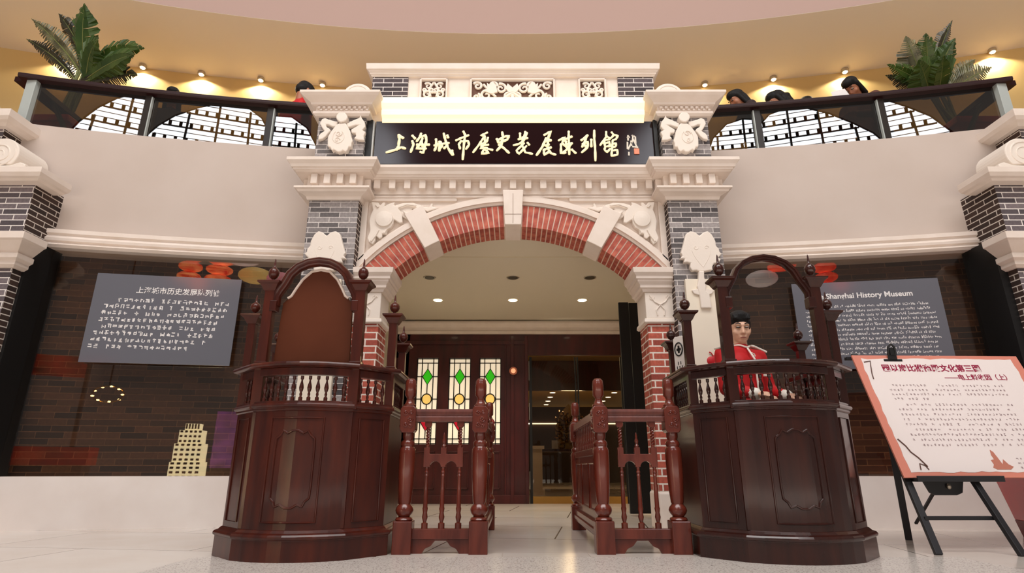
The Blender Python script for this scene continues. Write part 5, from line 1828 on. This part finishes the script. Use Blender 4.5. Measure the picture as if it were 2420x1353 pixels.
def person(label, loc, rz, H=1.66, cloth=None, legs=None, hair='short', skin=SKIN, lean=0.0, head_pitch=0.0, head_yaw=0.0, arms='down', vox=0.012, guard=False):
    """standing figure facing local -y; head about H / 7.4"""
    t = thing('person', label, 'person', loc, rz)
    s = H / 1.66
    hipz = 0.86 * s
    L = Matrix.Translation((0, 0, hipz)) @ Matrix.Rotation(lean, 4, 'X') @ Matrix.Translation((0, 0, -hipz))
    V = lambda x, y, z: L @ Vector((x * s, y * s, z * s))
    neck, hd = V(0, 0.0, 1.36), V(0, -0.015, 1.535)
    sh = {k: V(k * 0.175, 0.005, 1.325) for k in (-1, 1)}
    el, wr = {}, {}
    for k in (-1, 1):
        if arms == 'down':
            el[k], wr[k] = V(k * 0.235, 0.03, 1.04), V(k * 0.235, -0.05, 0.80)
        elif arms == 'desk':
            el[k], wr[k] = V(k * 0.215, -0.03, 1.06), V(k * 0.15, -0.25, 1.0)
        elif arms == 'rail':
            el[k], wr[k] = V(k * 0.27, -0.12, 1.10), V(k * 0.14, -0.36, 1.06)
        elif arms == 'paper':
            el[k], wr[k] = V(k * 0.24, -0.10, 1.08), V(k * 0.09, -0.33, 1.17)
    hip = {k: Vector((k * 0.09 * s, 0, 0.86 * s)) for k in (-1, 1)}
    kn = {k: Vector((k * 0.10 * s, -0.015, 0.47 * s)) for k in (-1, 1)}
    an = {k: Vector((k * 0.105 * s, 0.02, 0.07 * s)) for k in (-1, 1)}
    HM = Matrix.Translation(hd) @ L.to_3x3().to_4x4() @ Matrix.Rotation(head_yaw, 4, 'Z') @ Matrix.Rotation(head_pitch, 4, 'X')
    hp = lambda x, y, z: HM @ Vector((x * s, y * s, z * s))
    M3 = HM.to_3x3().to_4x4()
    b = B()
    b.cap(V(0, 0.01, 0.90), 0.12 * s, V(0, 0.01, 1.10), 0.11 * s)
    b.cap(V(0, 0.015, 1.10), 0.105 * s, V(0, 0.02, 1.24), 0.10 * s)
    for k in (-1, 1):
        b.cap(V(0, 0.0, 1.31), 0.07 * s, sh[k], 0.055 * s)
        b.cap(sh[k], 0.05 * s, el[k], 0.04 * s)
        b.cap(el[k], 0.04 * s, wr[k], 0.027 * s)
        b.cap(hip[k], 0.085 * s, kn[k], 0.055 * s)
        b.cap(kn[k], 0.053 * s, an[k], 0.036 * s)
        b.cap(an[k], 0.036 * s, an[k] + Vector((0, -0.13 * s, -0.035 * s)), 0.03 * s)
        # hand: palm, four fingers, thumb
        d = (wr[k] - el[k]).normalized()
        si = d.cross(Vector((0, 0, 1)))
        if si.length < 0.1:
            si = Vector((0, -1, 0))
        si.normalize()
        pm = wr[k] + d * 0.07 * s
        b.cap(wr[k] + d * 0.02, 0.024 * s, pm, 0.03 * s)
        dn = si.cross(d) * -1
        if dn.z > 0:
            dn = -dn
        for f in range(4):
            o = si * ((f - 1.5) * 0.019 * s)
            ln = (0.07, 0.082, 0.078, 0.062)[f] * s
            p0 = pm + o + d * 0.01
            p1 = p0 + d * ln * 0.55
            p2 = p1 + (d * 0.7 + dn * 0.7) * ln * 0.5
            b.cap(p0, 0.0095 * s, p1, 0.0088 * s, 7)
            b.cap(p1, 0.0088 * s, p2, 0.0078 * s, 7)
        th = wr[k] + d * 0.03 + si * (-k * 0.028 * s)
        b.cap(th, 0.012 * s, th + d * 0.05 * s - si * k * 0.02 * s, 0.009 * s, 7)
    b.cap(V(0, 0.005, 1.33), 0.058 * s, hp(0, 0.015, -0.07), 0.052 * s)
    # head: skull, cheeks, jaw, brow, nose, ears, lips
    b.sphere(hp(0, 0.012, 0.03), (0.076 * s, 0.092 * s, 0.095 * s), M=M3)
    b.sphere(hp(0, -0.022, -0.03), (0.064 * s, 0.066 * s, 0.085 * s), M=M3)
    b.sphere(hp(0, -0.048, -0.088), (0.036 * s, 0.032 * s, 0.026 * s), M=M3)
    for k in (-1, 1):
        b.sphere(hp(k * 0.038, -0.05, -0.028), (0.03 * s, 0.03 * s, 0.03 * s), M=M3)
        b.sphere(hp(k * 0.078, 0.012, -0.01), (0.012 * s, 0.02 * s, 0.03 * s), M=M3)
        b.cap(hp(k * 0.012, -0.082, 0.03), 0.011 * s, hp(k * 0.048, -0.068, 0.03), 0.01 * s, 7)
        b.sphere(hp(k * 0.011, -0.09, -0.034), 0.0095 * s, 8, 6)
    b.cap(hp(0, -0.08, 0.02), 0.009 * s, hp(0, -0.1, -0.03), 0.013 * s, 8)
    b.cap(hp(-0.018, -0.083, -0.062), 0.0075 * s, hp(0.018, -0.083, -0.062), 0.0075 * s, 7)
    b.cap(hp(-0.014, -0.081, -0.073), 0.008 * s, hp(0.014, -0.081, -0.073), 0.008 * s, 7)
    body = obj('body', b, skin, t, remesh=vox, smooth=True)
    # face details
    b = B()
    for k in (-1, 1):
        b.tube([hp(k * 0.014, -0.0935, 0.036), hp(k * 0.032, -0.09, 0.043), hp(k * 0.052, -0.077, 0.037)], [0.0036 * s, 0.0052 * s, 0.0026 * s], 6)
    obj('eyebrows', b, HAIR, t, smooth=True)
    b = B()
    for k in (-1, 1):
        b.sphere(hp(k * 0.032, -0.073, 0.014), (0.014 * s, 0.012 * s, 0.006 * s), 10, 7, M=M3)
    obj('eyes', b, mat('eye_white', (216, 206, 196), 0.35), t, smooth=True)
    b = B()
    for k in (-1, 1):
        b.tube([hp(k * 0.016, -0.0835, 0.011), hp(k * 0.032, -0.0875, 0.008), hp(k * 0.047, -0.079, 0.012)], 0.0036 * s, 6)
    obj('eyelashes', b, HAIR, t, smooth=True)
    obj('lips', B().tube([hp(-0.022, -0.0865, -0.067), hp(0, -0.092, -0.066), hp(0.022, -0.0865, -0.067)], [0.002, 0.0048 * s, 0.002], 6), mat('lips', (150, 84, 72), 0.5), t, smooth=True)
    # hair
    b = B()
    b.sphere(hp(0, 0.02, 0.058), (0.084 * s, 0.098 * s, 0.086 * s), M=M3)
    if hair == 'short':
        b.sphere(hp(0, 0.0, 0.105), (0.07 * s, 0.085 * s, 0.045 * s), M=M3)
        b.sphere(hp(0, 0.045, 0.0), (0.08 * s, 0.075 * s, 0.08 * s), M=M3)
        for k in (-1, 1):
            b.cap(hp(k * 0.074, -0.005, 0.05), 0.014 * s, hp(k * 0.076, -0.005, -0.005), 0.006 * s)
        for x in (-0.05, -0.03, -0.01, 0.012, 0.034, 0.055):
            b.cap(hp(x, -0.05, 0.105), 0.018 * s, hp(x * 1.05, -0.075, 0.078 + 0.004 * math.sin(x * 200)), 0.01 * s)
    else:
        b.sphere(hp(0, -0.02, 0.085), (0.076 * s, 0.075 * s, 0.06 * s), M=M3)
        for k in (-1, 1):
            b.cap(hp(k * 0.07, 0.0, 0.04), 0.03 * s, hp(k * 0.082, 0.03, -0.13), 0.024 * s)
        b.cap(hp(0, 0.06, 0.0), 0.075 * s, hp(0, 0.085, -0.16), 0.06 * s)
        if hair == 'tail':
            b.sphere(hp(0, 0.125, 0.03), 0.042 * s)
            b.cap(hp(0, 0.13, 0.03), 0.03 * s, hp(0, 0.17, -0.16), 0.015 * s)
    # cut the hair cap off the face
    hb_ = obj('hair', b, HAIR, t, remesh=0.009 if guard else 0.012, smooth=True)
    # clothing
    cm = cloth or REDC
    b = B()
    b.sphere(V(0, 0.01, 1.2), (0.185 * s, 0.125 * s, 0.15 * s))
    b.cap(V(0, 0.01, 0.86), 0.15 * s, V(0, 0.01, 1.06), 0.135 * s)
    b.cap(V(-0.05, 0.01, 1.05), 0.125 * s, V(-0.07, 0.0, 1.24), 0.12 * s)
    b.cap(V(0.05, 0.01, 1.05), 0.125 * s, V(0.07, 0.0, 1.24), 0.12 * s)
    b.cap(V(0, 0.005, 1.30), 0.085 * s, V(0, 0.0, 1.372), 0.066 * s)
    for k in (-1, 1):
        b.cap(V(k * 0.05, 0.0, 1.32), 0.075 * s, sh[k], 0.068 * s)
        b.cap(sh[k], 0.07 * s, el[k], 0.056 * s)
        b.cap(el[k], 0.056 * s, el[k] + (wr[k] - el[k]) * 0.95, 0.042 * s)
    jk = obj('jacket', b, cm, t, remesh=0.012, smooth=True)
    b = B()
    for k in (-1, 1):
        b.cap(hip[k] + Vector((0, 0, 0.04)), 0.115 * s, kn[k], 0.078 * s)
        b.cap(kn[k], 0.078 * s, an[k] + Vector((0, 0, 0.03)), 0.07 * s)
    obj('trousers', b, legs or NAVY, t, remesh=0.015, smooth=True)
    for k in (-1, 1):
        b = B()
        b.cap(an[k] + Vector((0, 0.02, -0.025 * s)), 0.045 * s, an[k] + Vector((0, -0.16 * s, -0.032 * s)), 0.038 * s)
        obj('shoe', b, SHOE, t, smooth=True)
    t['_h'] = 0
    del t['_h']
    return t, V, sh, jk, el, wr


# the guard behind the right booth
G, V, sh, jk, el, wr = person('man in a red uniform tunic with white epaulettes looking down behind the right booth', (1.775, 4.42, 0), R(24), 1.66, REDC, NAVY, 'short', SKIN, 0.0, R(10), R(-30), 'desk', 0.0065, True)
b = B()
b.tube([V(0.062 * math.sin(a), 0.0 - 0.066 * math.cos(a), 1.40 + 0.004 * math.cos(a) - 0.022 * max(0, math.cos(a)) ** 4) for a in lin_space(-PI, PI, 24)[:-1]], 0.007, 6, closed=True)
fy = lambda z: -0.128 if z < 1.28 else -0.128 + (z - 1.28) * 0.62
b.tube([V(0.0, fy(z), z) for z in lin_space(1.375, 0.8, 24)], 0.0075, 6)
for z in (1.32, 1.21, 1.10, 0.99, 0.90):
    b.tube([V(0.0, fy(z) - 0.004, z + 0.012), V(0.02, fy(z) - 0.006, z + 0.004), V(0.03, fy(z) - 0.004, z - 0.012), V(0.012, fy(z) - 0.006, z - 0.012)], 0.005, 6)
obj('piping', b, WHITEB, jk, smooth=True)
for k in (-1, 1):
    a_, c_ = V(k * 0.085, -0.01, 1.402), V(k * 0.225, 0.0, 1.362)
    b = bar(B(), a_, c_, 0.03, 0.07) if False else B()
    d = (c_ - a_).normalized()
    up = Vector((0, 0, 1))
    sd = d.cross(up).normalized()
    up = sd.cross(d)
    M = Matrix((( d.x, sd.x, up.x, a_.x), (d.y, sd.y, up.y, a_.y), (d.z, sd.z, up.z, a_.z), (0, 0, 0, 1)))
    b.prism([(0.0, -0.02), (0.015, -0.032), (0.15, -0.042), (0.15, 0.042), (0.015, 0.032), (0.0, 0.02)], 'z', 0.0, 0.016, M)
    obj('epaulette', b, WHITEB, jk, bevel=0.004)
b = B().box(0.07, 0.135, -0.137, -0.122, 1.155, 1.172)
obj('name_badge', b, WHITEB, jk, bevel=0.002)
for k in (-1, 1):
    d = (wr[k] - el[k]).normalized()
    b = B().cap(wr[k] - d * 0.035, 0.044, wr[k] - d * 0.012, 0.044)
    obj('cuff', b, WHITEB, jk, smooth=True)

DARKC = mat('dark_top', (44, 26, 24), 0.8)
BROWNC = mat('brown_top', (92, 50, 36), 0.8)
ZG = 3.25


def onlook(px, py_top, Y, **kw):
    v = pt(px, py_top, Y)
    return (v.x, Y, ZG), v.z - ZG


for px, py, Y, kw, lb_ in (
    (722, 197, 5.95, dict(cloth=mat('red_jacket', (205, 16, 24), 0.7), hair='short', rz=R(150), lean=R(8), head_pitch=R(20), arms='down'), 'dark-haired woman in a red jacket behind the rail left of the archway'),
    (412, 213, 6.0, dict(cloth=DARKC, hair='long', rz=R(20), lean=R(6), arms='down'), 'person whose dark crown of hair alone shows above the left rail'),
    (1738, 216, 5.95, dict(cloth=DARKC, hair='long', rz=R(-92), lean=R(16), head_pitch=R(12), arms='rail'), 'dark-haired woman in profile at the right rail, nearest to the archway'),
    (1832, 219, 6.45, dict(cloth=DARKC, hair='tail', rz=R(-98), lean=R(14), head_pitch=R(8), arms='rail'), 'woman with her hair tied up behind the right rail, second from the archway'),
    (1902, 238, 7.15, dict(cloth=BROWNC, hair='long', rz=R(-20), lean=R(3), head_pitch=R(10), arms='down'), 'person whose dark hair alone shows above the right rail, third from the archway'),
    (2008, 186, 5.75, dict(cloth=BROWNC, hair='long', rz=R(-62), lean=R(20), head_pitch=R(26), arms='paper'), 'long-haired woman bending over a white paper at the right rail'),
):
    rz = kw.pop('rz')
    loc, hgt = onlook(px, py, Y)
    lean = kw.get('lean', 0)
    Hh = hgt / (0.52 + 0.48 * math.cos(lean)) * 1.0
    dx = -math.sin(rz) * math.sin(lean) * Hh * 0.46 * -1
    dxx = math.sin(lean) * Hh * 0.46
    # the head leans forward along local -y
    loc = (loc[0] - dxx * math.sin(rz), loc[1] + dxx * math.cos(rz), loc[2])
    person(lb_, loc, rz, Hh, skin=SKIND, vox=0.012, **kw)
v = pt(2000, 226, 5.48)
t = thing('paper_sheet', 'white paper held by the long-haired woman at the right rail', 'paper', v)
b = B()
b.quad([(-0.11, 0.05, -0.02), (0.07, 0.0, -0.05), (0.03, 0.05, 0.13), (-0.1, 0.1, 0.12)])
o = obj('sheet', b, mat('white_paper', (226, 220, 216), 0.7), t)
md = o.modifiers.new('thick', 'SOLIDIFY')
md.thickness = 0.002
